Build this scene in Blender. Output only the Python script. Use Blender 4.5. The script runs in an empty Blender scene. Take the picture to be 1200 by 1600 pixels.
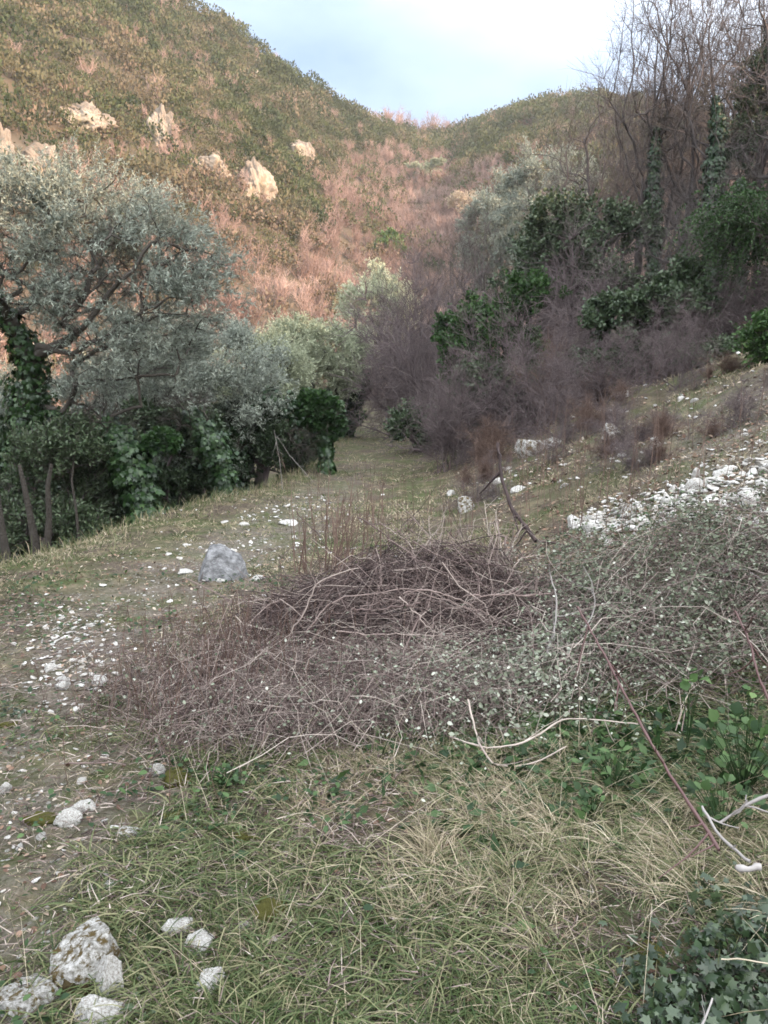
import bpy, math, random
import numpy as np
from math import radians as R

# ------------------------------------------------------------------ camera, sky, sun, exposure
sc = bpy.context.scene
COL = sc.collection
PITCH = math.atan(180 / 1200)
EYE = 1.6
cam = bpy.data.objects.new('camera', bpy.data.cameras.new('camera'))
COL.objects.link(cam)
cam.location = (0, 0, EYE)
cam.rotation_euler = (math.pi / 2 - PITCH, 0, 0)
cam.data.sensor_fit = 'VERTICAL'
cam.data.sensor_height = 24
cam.data.lens = 18
cam.data.clip_start = 0.05
cam.data.clip_end = 3000
sc.camera = cam

SUN_AZ, SUN_EL = 118.0, 20.0        # clockwise from +Y (the view direction), behind on the right
w = bpy.data.worlds.new('World'); sc.world = w; w.use_nodes = True
nt = w.node_tree; nt.nodes.clear()
def wn(t, **k):
    n = nt.nodes.new(t)
    for a, b in k.items(): setattr(n, a, b)
    return n
out = wn('ShaderNodeOutputWorld'); bg = wn('ShaderNodeBackground')
sky = wn('ShaderNodeTexSky', sky_type='NISHITA', sun_disc=False)
sky.sun_elevation = R(SUN_EL); sky.sun_rotation = R(SUN_AZ); sky.dust_density = 1.5; sky.air_density = 1.0
tc = wn('ShaderNodeTexCoord'); mp = wn('ShaderNodeMapping'); mp.inputs['Scale'].default_value = (1.0, 1.0, 2.2)
mp.inputs['Location'].default_value = (0.35, 0.2, 0.1)
nz = wn('ShaderNodeTexNoise'); nz.inputs['Scale'].default_value = 2.3; nz.inputs['Detail'].default_value = 5; nz.inputs['Roughness'].default_value = .5
rp = wn('ShaderNodeValToRGB'); rp.color_ramp.elements[0].position = .36; rp.color_ramp.elements[1].position = .66
mx = wn('ShaderNodeMix', data_type='RGBA')
L = nt.links.new
L(tc.outputs['Generated'], mp.inputs['Vector']); L(mp.outputs['Vector'], nz.inputs['Vector'])
L(nz.outputs['Fac'], rp.inputs['Fac']); L(rp.outputs['Color'], mx.inputs['Factor'])
sat = wn('ShaderNodeMix', data_type='RGBA'); sat.inputs['Factor'].default_value = .7
L(sky.outputs['Color'], sat.inputs['A']); sat.inputs['B'].default_value = (5.0, 5.75, 6.7, 1)
L(sat.outputs['Result'], mx.inputs['A']); mx.inputs['B'].default_value = (7.5, 7.75, 8.1, 1)
# sky brightened overhead and behind the view as added fill for the shaded foreground
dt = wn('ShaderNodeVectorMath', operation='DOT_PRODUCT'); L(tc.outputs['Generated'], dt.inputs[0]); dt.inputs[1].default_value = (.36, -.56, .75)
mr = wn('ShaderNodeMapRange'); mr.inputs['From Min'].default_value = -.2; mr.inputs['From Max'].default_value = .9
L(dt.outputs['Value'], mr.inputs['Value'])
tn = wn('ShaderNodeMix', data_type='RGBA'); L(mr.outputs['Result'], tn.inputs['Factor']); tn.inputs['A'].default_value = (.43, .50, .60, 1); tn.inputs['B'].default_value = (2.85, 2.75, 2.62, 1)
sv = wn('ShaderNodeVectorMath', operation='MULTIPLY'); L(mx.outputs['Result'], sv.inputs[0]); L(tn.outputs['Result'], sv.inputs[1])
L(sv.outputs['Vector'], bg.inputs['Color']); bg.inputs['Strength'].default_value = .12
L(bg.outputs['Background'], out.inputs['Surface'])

sun = bpy.data.objects.new('sun', bpy.data.lights.new('sun', 'SUN')); COL.objects.link(sun)
sun.data.energy = 4.8; sun.data.angle = R(0.8); sun.data.color = (1.0, .69, .46)
sun.rotation_euler = (R(90 - SUN_EL), 0, R(180 - SUN_AZ))   # lamp shines along -Z
sc.view_settings.view_transform = 'Standard'; sc.view_settings.look = 'None'
sc.view_settings.exposure = 1.38; sc.view_settings.gamma = 1
sc.cycles.max_bounces = 5; sc.cycles.diffuse_bounces = 3; sc.cycles.glossy_bounces = 1
sc.cycles.transmission_bounces = 3; sc.cycles.transparent_max_bounces = 4
sc.cycles.use_denoising = True
sc.cycles.filter_width = 1.7

# ------------------------------------------------------------------ noise and terrain
rng = np.random.default_rng(7)
def _hash(i, j, s):
    v = np.sin(i * 127.1 + j * 311.7 + s * 74.7) * 43758.5453
    return v - np.floor(v)
def vnoise(x, y, s=0):
    xi, yi = np.floor(x), np.floor(y); fx, fy = x - xi, y - yi
    fx = fx * fx * (3 - 2 * fx); fy = fy * fy * (3 - 2 * fy)
    a, b = _hash(xi, yi, s), _hash(xi + 1, yi, s); c, d = _hash(xi, yi + 1, s), _hash(xi + 1, yi + 1, s)
    return (a * (1 - fx) + b * fx) * (1 - fy) + (c * (1 - fx) + d * fx) * fy
def fbm(x, y, s=0, n=4):
    v = 0; a = .5
    for k in range(n):
        v = v + a * (vnoise(x * 2 ** k + 17.3 * k, y * 2 ** k - 9.1 * k, s + k) * 2 - 1); a *= .5
    return v
def smooth(t): t = np.clip(t, 0, 1); return t * t * (3 - 2 * t)
FW = np.array([0, math.cos(PITCH), -math.sin(PITCH)]); UP = np.array([0, math.sin(PITCH), math.cos(PITCH)])
def ray(px, py):
    d = FW * 1200 + np.array([1, 0, 0]) * (px - 600) + UP * (800 - py)
    return d / np.linalg.norm(d)
def azel(px, py):
    d = ray(px, py); return math.degrees(math.atan2(d[0], d[1])), d[2] / math.hypot(d[0], d[1])
# skyline of the hills round the valley: (azimuth, slope seen from the eye, distance)
_rd = [(-300, -260, 140), (0, -120, 150), (150, -60, 158), (300, 14, 170), (350, 30, 172), (400, 74, 176), (450, 114, 180), (520, 163, 195),
       (590, 203, 210), (650, 212, 235), (705, 212, 250), (740, 200, 245), (770, 187, 238), (820, 172, 230), (880, 160, 222), (930, 158, 215),
       (1000, 166, 200), (1100, 190, 170), (1250, 240, 140)]
_t = [(*azel(a, b), c) for a, b, c in _rd]
_az = [-180, -100, -62, -45] + [t[0] for t in _t] + [36, 50, 62, 80, 115, 150, 180]
_el = [.15, .10, .35, .5] + [t[1] for t in _t] + [.27, .32, .40, .445, .445, .38, .15]
_rr = [100, 120, 130, 135] + [t[2] for t in _t] + [115, 95, 80, 72, 72, 80, 100]
def edge_x(y): return np.interp(y, [-30, 0, 7.4, 10.7, 12.4, 15.4, 32, 50, 80], [-6, -4.3, -3.9, -3.2, -2.6, -1.8, -1.4, -1.0, -1.0])
def bank_x(y): return np.interp(y, [0, 3, 6, 12, 24, 45, 80], [1.3, 1.1, .95, 1.0, 1.9, 2.0, 3.0])
def path_x(y): return np.interp(y, [0, 2, 3, 4.5, 6, 9, 14, 20, 30, 50], [-1.0, -1.2, -1.5, -1.85, -1.9, -1.5, -1.0, -.6, -.2, .2])
def macro(x, y):
    xe = edge_x(y); d = xe - x
    z = -1.3 * smooth(d / 2.4) - .09 * np.clip(d - 2, 0, 30)
    t = x - bank_x(y); k = np.interp(y, [-8, 2, 6, 10], [.16, .17, .44, .5])
    t = .5 * (t + np.sqrt(t * t + .3)) - .1
    t = 26 * (1 - np.exp(-t / 26))
    z = z + k * t + .035 * np.clip(y - 18, 0, 50)
    z = z + .25 * fbm(x * .22, y * .22, 3, 3) * smooth((np.hypot(x, y) - 3) / 10)
    r = np.hypot(x, y); az = np.degrees(np.arctan2(x, y))
    E = np.interp(az, _az, _el); RR = np.interp(az, _az, _rr)
    F = np.interp(az, [-180, -30, 0, 15, 30, 60, 180], [40, 42, 62, 60, 40, 26, 26])
    s = np.clip((r - F) / (RR - F), 0, 1)
    zr = EYE + E * RR
    prof = np.where(np.abs(az) < 40, s ** 1.12, s)
    bump = 5.0 * fbm(x * .035, y * .035, 11, 4) * smooth(s * 3) * smooth((1.04 - s) * 5)
    z = z * (1 - s) + zr * prof + bump
    z = z - .45 * np.clip(r - RR, 0, 200) 
    return z
def h(x, y):
    x = np.asarray(x, float); y = np.asarray(y, float)
    r = np.hypot(x, y)
    z = macro(x, y)
    near = np.clip(1.5 - r / 40, 0, 1)
    px = smooth(1 - np.abs(x - path_x(y)) / .9)
    z = z + near * (.05 * fbm(x * 1.3, y * 1.3, 21, 3) + .022 * fbm(x * 6, y * 6, 31, 3)) - .03 * px * near
    sl = smooth((x - bank_x(y) - .8) / 1.5) * smooth((y - 6) / 3) * near
    z = z + sl * (.16 * fbm(x * .9, y * .9, 61, 3) + .05 * fbm(x * 3.1, y * 3.1, 62, 3))
    return z - H0
H0 = 0.0
H0 = float(h(0.0, 0.0))
def ground(px, py, tmax=600):
    d = ray(px, py); o = np.array([0, 0, EYE])
    t = np.concatenate([np.arange(.6, 60, .03), np.arange(60, tmax, .4)])
    P = o + t[:, None] * d
    below = P[:, 2] < h(P[:, 0], P[:, 1])
    i = int(np.argmax(below)) if below.any() else len(t) - 1
    return P[i]
def gy(px, dist):
    """ground point below the view ray column px at forward distance dist"""
    x = (px - 600) / 1200 * dist
    return np.array([x, dist, float(h(x, dist))])
def zpix(py, dist):   # height of a picture row at a forward distance
    d = FW * 1200 + UP * (800 - py); return EYE + d[2] / d[1] * dist

# ------------------------------------------------------------------ mesh tools
def unit(v): return v / np.maximum(np.linalg.norm(v, axis=-1, keepdims=True), 1e-9)
class MB:
    def __init__(s): s.V = []; s.F = []; s.T = []; s.n = 0
    def add(s, V, F, T):
        V = np.asarray(V, np.float32).reshape(-1, 3); F = np.asarray(F, np.int64).reshape(-1, 4)
        T = np.broadcast_to(np.asarray(T, np.float32).reshape(-1), (len(V),)) if np.size(T) in (1, len(V)) else np.repeat(T, len(V) // np.size(T))
        s.V.append(V); s.F.append(F + s.n); s.T.append(T); s.n += len(V)
    def mesh(s, name, mat, smooth_=False):
        V = np.concatenate(s.V); F = np.concatenate(s.F); T = np.concatenate(s.T)
        me = bpy.data.meshes.new(name)
        me.vertices.add(len(V)); me.vertices.foreach_set('co', V.ravel())
        me.loops.add(F.size); me.loops.foreach_set('vertex_index', F.ravel().astype(np.int32))
        me.polygons.add(len(F)); me.polygons.foreach_set('loop_start', np.arange(0, F.size, 4, dtype=np.int32))
        if smooth_: me.polygons.foreach_set('use_smooth', np.ones(len(F), bool))
        a = me.attributes.new('tint', 'FLOAT', 'POINT'); a.data.foreach_set('value', T.astype(np.float32))
        me.materials.append(mat); me.update(calc_edges=True)
        return me
def link(name, me, parent=None, loc=None):
    o = bpy.data.objects.new(name, me); COL.objects.link(o)
    if parent is not None: o.parent = parent
    if loc is not None: o.location = [float(c) for c in loc]
    return o
def tag(o, label=None, cat=None, group=None, kind=None):
    if label: o['label'] = label
    if cat: o['category'] = cat
    if group: o['group'] = group
    if kind: o['kind'] = kind
    return o
def thing(name, label, cat, loc, group=None):
    o = bpy.data.objects.new(name, None); COL.objects.link(o); o.location = [float(c) for c in loc]
    o.empty_display_size = .2
    return tag(o, label, cat, group)
def dup(root, loc, rz=0., s=1., label=None, group=None, sz=None):
    c = root.copy(); COL.objects.link(c); c.location = [float(v) for v in loc]; c.rotation_euler = (0, 0, rz)
    c.scale = (s, s, sz or s)
    if label: c['label'] = label
    if group: c['group'] = group
    for ch in root.children:
        d = ch.copy(); COL.objects.link(d); d.parent = c
    return c

def ribbons(P, D, Ln, W, bend, K=3, side=None):
    """blades: base P, direction D, length, width, bend vector added as t^2"""
    N = len(P); t = np.linspace(0, 1, K + 1)
    D = unit(D); Ln = np.broadcast_to(Ln, (N,)); W = np.broadcast_to(W, (N,))
    C = P[:, None] + Ln[:, None, None] * (D[:, None] * t[None, :, None] + bend[:, None] * (t ** 2)[None, :, None])
    if side is None: side = unit(np.cross(D, rng.normal(size=(N, 3))))
    wd = (W[:, None] * np.power(1 - t * .93, .6)[None, :])[:, :, None] * side[:, None] * .5
    V = np.stack([C - wd, C + wd], 2).reshape(-1, 3)
    b = (np.arange(N)[:, None] * (K + 1) + np.arange(K)[None]) * 2
    F = np.stack([b, b + 1, b + 3, b + 2], -1)
    return V, F
def tubes(C, Rr, M=3):
    """C (N,K,3) polylines, Rr (N,K) radii"""
    N, K, _ = C.shape
    T = np.gradient(C, axis=1); T = unit(T)
    mean = unit(C[:, -1] - C[:, 0] + 1e-6); ref = np.where(np.abs(mean[:, 2:3]) > .8, np.array([[1., 0, 0]]), np.array([[0, 0, 1.]]))
    A = unit(np.cross(T, ref[:, None])); B = np.cross(T, A)
    an = np.arange(M) / M * 2 * np.pi
    V = C[:, :, None] + Rr[:, :, None, None] * (A[:, :, None] * np.cos(an)[None, None, :, None] + B[:, :, None] * np.sin(an)[None, None, :, None])
    base = (np.arange(N)[:, None, None] * K + np.arange(K - 1)[None, :, None]) * M + np.arange(M)[None, None]
    nx = (np.arange(N)[:, None, None] * K + np.arange(K - 1)[None, :, None]) * M + ((np.arange(M) + 1) % M)[None, None]
    F = np.stack([base, nx, nx + M, base + M], -1)
    return V.reshape(-1, 3), F.reshape(-1, 4)
def place(TV, TF, P, X, Y, Z, S):
    """copies of template TV,TF with axes X,Y,Z (N,3) and scale S"""
    N = len(P); S = np.broadcast_to(S, (N,))
    V = P[:, None] + S[:, None, None] * (TV[None, :, 0:1] * X[:, None] + TV[None, :, 1:2] * Y[:, None] + TV[None, :, 2:3] * Z[:, None])
    F = TF[None] + (np.arange(N) * len(TV))[:, None, None]
    return V.reshape(-1, 3), F.reshape(-1, 4)
def frame(D, Nn):
    D = unit(D); X = unit(np.cross(D, Nn)); return X, D, np.cross(X, D)
# leaf templates: y along the leaf, z its normal
def slim(wd): return np.array([[0, 0, 0], [wd, .45, .06], [0, 1, -.05], [-wd, .45, .06]], float), np.array([[0, 1, 2, 3]])
def oval():
    V = np.array([[0, 0, 0], [.26, .25, .07], [.30, .6, .06], [0, 1, -.1], [-.30, .6, .06], [-.26, .25, .07], [0, .5, 0]], float)
    return V, np.array([[0, 1, 2, 6], [6, 2, 3, 4], [0, 6, 4, 5]])
def ivyleaf():
    tips = [(0, 1.0), (.52, .62), (.45, .02), (-.45, .02), (-.52, .62)]
    no = [(-.20, .60), (.20, .60), (.30, .28), (0, .0), (-.30, .28)]
    V = [(0, .3, 0)] + [(a, b, -.07) for a, b in tips] + [(a, b, .04) for a, b in no]
    F = [[0, 6 + i, 1 + i, 6 + (i + 1) % 5] for i in range(5)]
    return np.array(V, float), np.array(F)
SLIM, SLIM2, OVAL, IVY = slim(.12), slim(.22), oval(), ivyleaf()
def rvec(n, g=rng): return unit(g.normal(size=(n, 3)))

# ------------------------------------------------------------------ materials
def ramp_mat(name, cols, trans=0., rough=.8, bump=0., scale=60., spec=.25, vary=.25, nscale=8.):
    m = bpy.data.materials.new(name); m.use_nodes = True; t = m.node_tree; t.nodes.clear()
    N = t.nodes.new; K = t.links.new
    o = N('ShaderNodeOutputMaterial'); p = N('ShaderNodeBsdfPrincipled')
    p.inputs['Roughness'].default_value = rough; p.inputs['Specular IOR Level'].default_value = spec
    a = N('ShaderNodeAttribute'); a.attribute_name = 'tint'
    co = N('ShaderNodeTexCoord'); n1 = N('ShaderNodeTexNoise'); n1.inputs['Scale'].default_value = nscale; n1.inputs['Detail'].default_value = 4
    K(co.outputs['Object'], n1.inputs['Vector'])
    ma = N('ShaderNodeMath'); ma.operation = 'MULTIPLY_ADD'; ma.inputs[1].default_value = vary; ma.inputs[2].default_value = -vary / 2
    K(n1.outputs['Fac'], ma.inputs[0])
    ad = N('ShaderNodeMath'); ad.operation = 'ADD'; ad.use_clamp = True; K(a.outputs['Fac'], ad.inputs[0]); K(ma.outputs[0], ad.inputs[1])
    r = N('ShaderNodeValToRGB'); cr = r.color_ramp
    for i in range(1, len(cols) - 1): cr.elements.new(i / (len(cols) - 1))
    for e, c in zip(sorted(cr.elements, key=lambda e: e.position), cols): e.color = (*c, 1)
    K(ad.outputs[0], r.inputs['Fac']); K(r.outputs['Color'], p.inputs['Base Color'])
    if bump:
        n2 = N('ShaderNodeTexNoise'); n2.inputs['Scale'].default_value = scale; n2.inputs['Detail'].default_value = 6
        K(co.outputs['Object'], n2.inputs['Vector']); b = N('ShaderNodeBump'); b.inputs['Strength'].default_value = bump; b.inputs['Distance'].default_value = .02
        K(n2.outputs['Fac'], b.inputs['Height']); K(b.outputs['Normal'], p.inputs['Normal'])
    if trans:
        tr = N('ShaderNodeBsdfTranslucent'); K(r.outputs['Color'], tr.inputs['Color']); mxs = N('ShaderNodeMixShader'); mxs.inputs['Fac'].default_value = trans
        K(p.outputs['BSDF'], mxs.inputs[1]); K(tr.outputs['BSDF'], mxs.inputs[2]); K(mxs.outputs['Shader'], o.inputs['Surface'])
    else: K(p.outputs['BSDF'], o.inputs['Surface'])
    return m
# ------------------------------------------------------------------ ground, path and hills
def ground_mat():
    m = bpy.data.materials.new('earth_grass_stone'); m.use_nodes = True; t = m.node_tree; t.nodes.clear()
    N = t.nodes.new; K = t.links.new
    o = N('ShaderNodeOutputMaterial'); p = N('ShaderNodeBsdfPrincipled'); p.inputs['Roughness'].default_value = .95; p.inputs['Specular IOR Level'].default_value = .1
    co = N('ShaderNodeTexCoord')
    def noise(s, d=5, r=.6):
        n = N('ShaderNodeTexNoise'); n.inputs['Scale'].default_value = s; n.inputs['Detail'].default_value = d; n.inputs['Roughness'].default_value = r
        K(co.outputs['Object'], n.inputs['Vector']); return n.outputs['Fac']
    def ramp(f, a, b):
        r = N('ShaderNodeMapRange'); r.inputs['From Min'].default_value = a; r.inputs['From Max'].default_value = b; K(f, r.inputs['Value']); return r.outputs['Result']
    def mix(f, a, b):
        x = N('ShaderNodeMix'); x.data_type = 'RGBA'; K(f, x.inputs['Factor'])
        for s, v in (('A', a), ('B', b)):
            if isinstance(v, tuple): x.inputs[s].default_value = (*v, 1)
            else: K(v, x.inputs[s])
        return x.outputs['Result']
    def mul(a, b):
        x = N('ShaderNodeMath'); x.operation = 'MULTIPLY'
        for i, v in enumerate((a, b)):
            if isinstance(v, float): x.inputs[i].default_value = v
            else: K(v, x.inputs[i])
        return x.outputs[0]
    at = N('ShaderNodeAttribute'); at.attribute_name = 'tint'
    c = mix(ramp(noise(35, 6, .7), .4, .6), (.045, .034, .026), (.125, .10, .075))
    c = mix(ramp(noise(1.1), .42, .6), c, (.065, .075, .032))
    c = mix(ramp(noise(4.5), .5, .66), c, (.15, .125, .08))
    pn = mix(ramp(noise(24, 6, .7), .42, .62), (.10, .08, .068), (.20, .175, .15))
    c = mix(mul(at.outputs['Fac'], ramp(noise(3, 5, .65), .38, .58)), c, pn)
    v = N('ShaderNodeTexVoronoi'); v.inputs['Scale'].default_value = 30; K(co.outputs['Object'], v.inputs['Vector'])
    grit = mul(ramp(v.outputs['Distance'], .32, .22), ramp(noise(5, 4), .5, .62))
    c = mix(mul(grit, at.outputs['Fac']), c, (.42, .41, .39))
    K(c, p.inputs['Base Color'])
    b = N('ShaderNodeBump'); b.inputs['Strength'].default_value = .9; b.inputs['Distance'].default_value = .03; K(noise(40, 8, .7), b.inputs['Height'])
    K(b.outputs['Normal'], p.inputs['Normal']); K(p.outputs['BSDF'], o.inputs['Surface']); return m
M_GROUND = ground_mat()
M_HILL = ramp_mat('hill_earth', [(.06, .045, .028), (.11, .08, .05), (.19, .135, .09)], vary=.9, nscale=.12, bump=.6, scale=1.2)

azs = np.concatenate([np.arange(-36, 36, .15), np.arange(36, 324, 3.)])
rs = .25 * 1.0205 ** np.arange(0, 364)
nA, nR = len(azs), len(rs)
AA, RRg = np.meshgrid(np.radians(azs), rs, indexing='ij')
GX, GY = np.sin(AA) * RRg, np.cos(AA) * RRg; GZ = h(GX, GY)
stony = smooth(1.25 - np.abs(GX - path_x(GY)) / np.interp(GY, [0, 5, 15, 40], [.8, 1.0, .9, .7])) * (GY > -4) * (1 - .75 * smooth((GY - 11) / 8))
scree = smooth((GX - bank_x(GY) - 1.2) / 1.5) * smooth((12 - GY) / 4) * (GY > 4) * .8
T = np.clip(np.maximum(stony * .7, scree), 0, 1)
GV = np.stack([GX, GY, GZ], -1).reshape(-1, 3)
ia, ir = np.meshgrid(np.arange(nA), np.arange(nR - 1), indexing='ij')
ja = (ia + 1) % nA
GF = np.stack([ia * nR + ir, ia * nR + ir + 1, ja * nR + ir + 1, ja * nR + ir], -1).reshape(-1, 4)[:, ::-1]
fc = GV[GF].mean(1); fr = np.hypot(fc[:, 0], fc[:, 1]); fa = np.degrees(np.arctan2(fc[:, 0], fc[:, 1]))
is_path = (np.abs(fc[:, 0] - path_x(fc[:, 1])) < np.interp(fc[:, 1], [0, 5, 15, 40], [.65, .8, .8, .6])) & (fc[:, 1] > -6) & (fc[:, 1] < 52)
Ff = np.interp(fa, [-180, -30, 0, 15, 30, 60, 180], [40, 42, 62, 60, 40, 26, 26])
is_hill = fr > Ff
def sub(name, sel, mat):
    F = GF[sel]; u, inv = np.unique(F.ravel(), return_inverse=True)
    b = MB(); b.add(GV[u], inv.reshape(-1, 4), T.ravel()[u])
    return tag(link(name, b.mesh(name, mat, True)), kind='structure')
sub('path', is_path, M_GROUND)
sub('ground', ~is_path & ~is_hill, M_GROUND)
# the disc under the viewer's feet closes the sheet
ctr = len(azs); b = MB(); ringv = GV.reshape(nA, nR, 3)[:, 0]
q = np.arange(0, nA - 1, 2); b.add(np.vstack([ringv, [[0, 0, float(h(0., 0.))]]]), np.stack([q, np.full(len(q), nA), (q + 2) % nA, q + 1], -1), .5)
tag(link('ground', b.mesh('ground', M_GROUND, True)), kind='structure')
sub('left_hill', is_hill & (fa < 1.5) & (fa > -90), M_HILL)
sub('right_hill', is_hill & (fa >= 1.5) & (fa < 40), M_HILL)
sub('valley_side', is_hill & ((fa >= 40) | (fa <= -90)), M_HILL)

# ------------------------------------------------------------------ far scrub and woods (beyond counting)
def polar_pts(a0, a1, r0, r1, dens, g=rng):
    area = .5 * (r1 ** 2 - r0 ** 2) * math.radians(a1 - a0); n = int(area * dens)
    r = np.sqrt(g.uniform(r0 ** 2, r1 ** 2, n)); a = np.radians(g.uniform(a0, a1, n))
    x, y = np.sin(a) * r, np.cos(a) * r
    return x, y, r, np.degrees(a)
M_SCRUB = ramp_mat('scrub_leaves', [(.034, .046, .021), (.064, .075, .033), (.11, .095, .056), (.155, .112, .082)], trans=.15, rough=.9, spec=.1, vary=.2, nscale=.4)
M_FARTWIG = ramp_mat('far_bare_twigs', [(.14, .095, .08), (.27, .185, .155), (.38, .285, .24)], rough=.95, spec=.05, vary=.2, nscale=.3)
def bush_template(n, g, flat=.75):
    d = rvec(n, g); d[:, 2] = np.abs(d[:, 2]); r = g.uniform(.55, 1, n) ** .5 * (1 + .22 * np.sin(d[:, 0] * 5 + 1) * np.cos(d[:, 1] * 4))
    P = d * r[:, None]; P[:, 2] *= flat
    D = unit(d + .9 * rvec(n, g)); X, Y, Z = frame(D, rvec(n, g))
    return place(SLIM2[0] * [1.6, 1, 1], SLIM2[1], P, X, Y, Z, g.uniform(.09, .19, n))
def stamp(mb, temps, x, y, z, rad, hgt, tint, g=rng):
    k = g.integers(len(temps), size=len(x)); yaw = g.uniform(0, 2 * np.pi, len(x))
    for i, (V, F) in enumerate(temps):
        s = k == i
        if not s.any(): continue
        c, sn = np.cos(yaw[s]), np.sin(yaw[s]); o = np.zeros(s.sum())
        P = np.stack([x[s], y[s], z[s]], -1)
        X = np.stack([c, sn, o], -1) * rad[s][:, None]; Y = np.stack([-sn, c, o], -1) * rad[s][:, None]; Z = np.stack([o, o, hgt[s]], -1)
        VV, FF = place(V, F, P, X, Y, Z, 1.)
        tt = np.repeat(tint[s], len(V)) + g.normal(0, .05, len(V) * s.sum())
        mb.add(VV, FF, np.clip(tt, 0, 1))
g2 = np.random.default_rng(21)
def hill_frac(x, y):
    r = np.hypot(x, y); a = np.degrees(np.arctan2(x, y)); F = np.interp(a, [-180, -30, 0, 15, 30, 60, 180], [40, 42, 62, 60, 40, 26, 26])
    return np.clip((r - F) / (np.interp(a, _az, _rr) - F), -1, 2), r, a
x, y, r, a = polar_pts(-33, 30, 50, 262, .52, g2)
s, _, _ = hill_frac(x, y); n1 = fbm(x * .03, y * .03, 41, 3)
woods = smooth((.50 - s + n1 * .4 + np.clip(.55 - np.abs(a - 1) / 12, -.12, .6)) / .22)   # bare woods low down in the valley
keep = (s > .0) & (s < 1.02) & (g2.random(len(x)) > woods * .74)
x, y, r, a, s = x[keep], y[keep], r[keep], a[keep], s[keep]
temps = [bush_template(220, g2) for _ in range(6)]
rad = (1.0 + 2.0 * g2.random(len(x)) ** 2.2) * (.8 + .25 * r / 150); tint = np.clip(.42 + .5 * fbm(x * .05, y * .05, 51, 3) + g2.normal(0, .24, len(x)) - .34 * (s - .55), 0, 1)
mbL, mbR = MB(), MB()
lf = a < 1.5
for mb, q in ((mbL, lf), (mbR, ~lf)):
    stamp(mb, temps, x[q], y[q], h(x[q], y[q]) - .2, rad[q], rad[q] * g2.uniform(1.0, 1.6, q.sum()), tint[q], g2)
tag(link('hillside_scrub', mbL.mesh('hillside_scrub', M_SCRUB)), 'sunlit olive green and brown scrub covering the steep left hill', 'scrub', kind='stuff')
tag(link('hillside_scrub', mbR.mesh('hillside_scrub', M_SCRUB)), 'sunlit olive green scrub covering the rounded right hill', 'scrub', kind='stuff')
def baretree_template(n, g, tall=1.15):
    """a leafless crown for far away: stems and a fan of fine twigs"""
    mb = MB(); ns = 4
    D = unit(np.stack([g.normal(0, .42, ns), g.normal(0, .42, ns), np.ones(ns)], -1))
    V, F = ribbons(np.zeros((ns, 3)), D, g.uniform(.8, 1, ns) * tall, .05, rvec(ns, g) * .1, 2); mb.add(V, F, .2)
    st = g.integers(ns, size=n); t = g.uniform(.3, .95, n); P = D[st] * (t * tall)[:, None] * .9 + rvec(n, g) * .13
    D2 = unit(D[st] * .8 + rvec(n, g) * 1.0 + [0, 0, .25])
    V, F = ribbons(P, D2, g.uniform(.14, .36, n), .016, rvec(n, g) * .15 + [0, 0, .06], 1); mb.add(V, F, .6)
    return np.concatenate(mb.V), np.concatenate(mb.F)
x, y, r, a = polar_pts(-33, 30, 44, 250, .30, g2)
s, _, _ = hill_frac(x, y); n1 = fbm(x * .03, y * .03, 41, 3)
woods = smooth((.50 - s + n1 * .4 + np.clip(.55 - np.abs(a - 1) / 12, -.12, .6)) / .22)
keep = (s > -.05) & (s < 1.0) & (g2.random(len(x)) < np.maximum(woods, .10)); x, y, r, a = x[keep], y[keep], r[keep], a[keep]
bt = [baretree_template(230, g2) for _ in range(5)]
mb = MB(); rad = g2.uniform(1.5, 2.7, len(x))
stamp(mb, bt, x, y, h(x, y) - .2, rad, rad * g2.uniform(.9, 1.3, len(x)), np.clip(.5 + .5 * fbm(x * .06, y * .06, 61, 3) + g2.normal(0, .15, len(x)), 0, 1) - .1, g2)
tag(link('bare_wood', mb.mesh('bare_wood', M_FARTWIG)), 'pinkish leafless woods filling the valley bottom below the hills', 'woods', kind='stuff')
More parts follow.
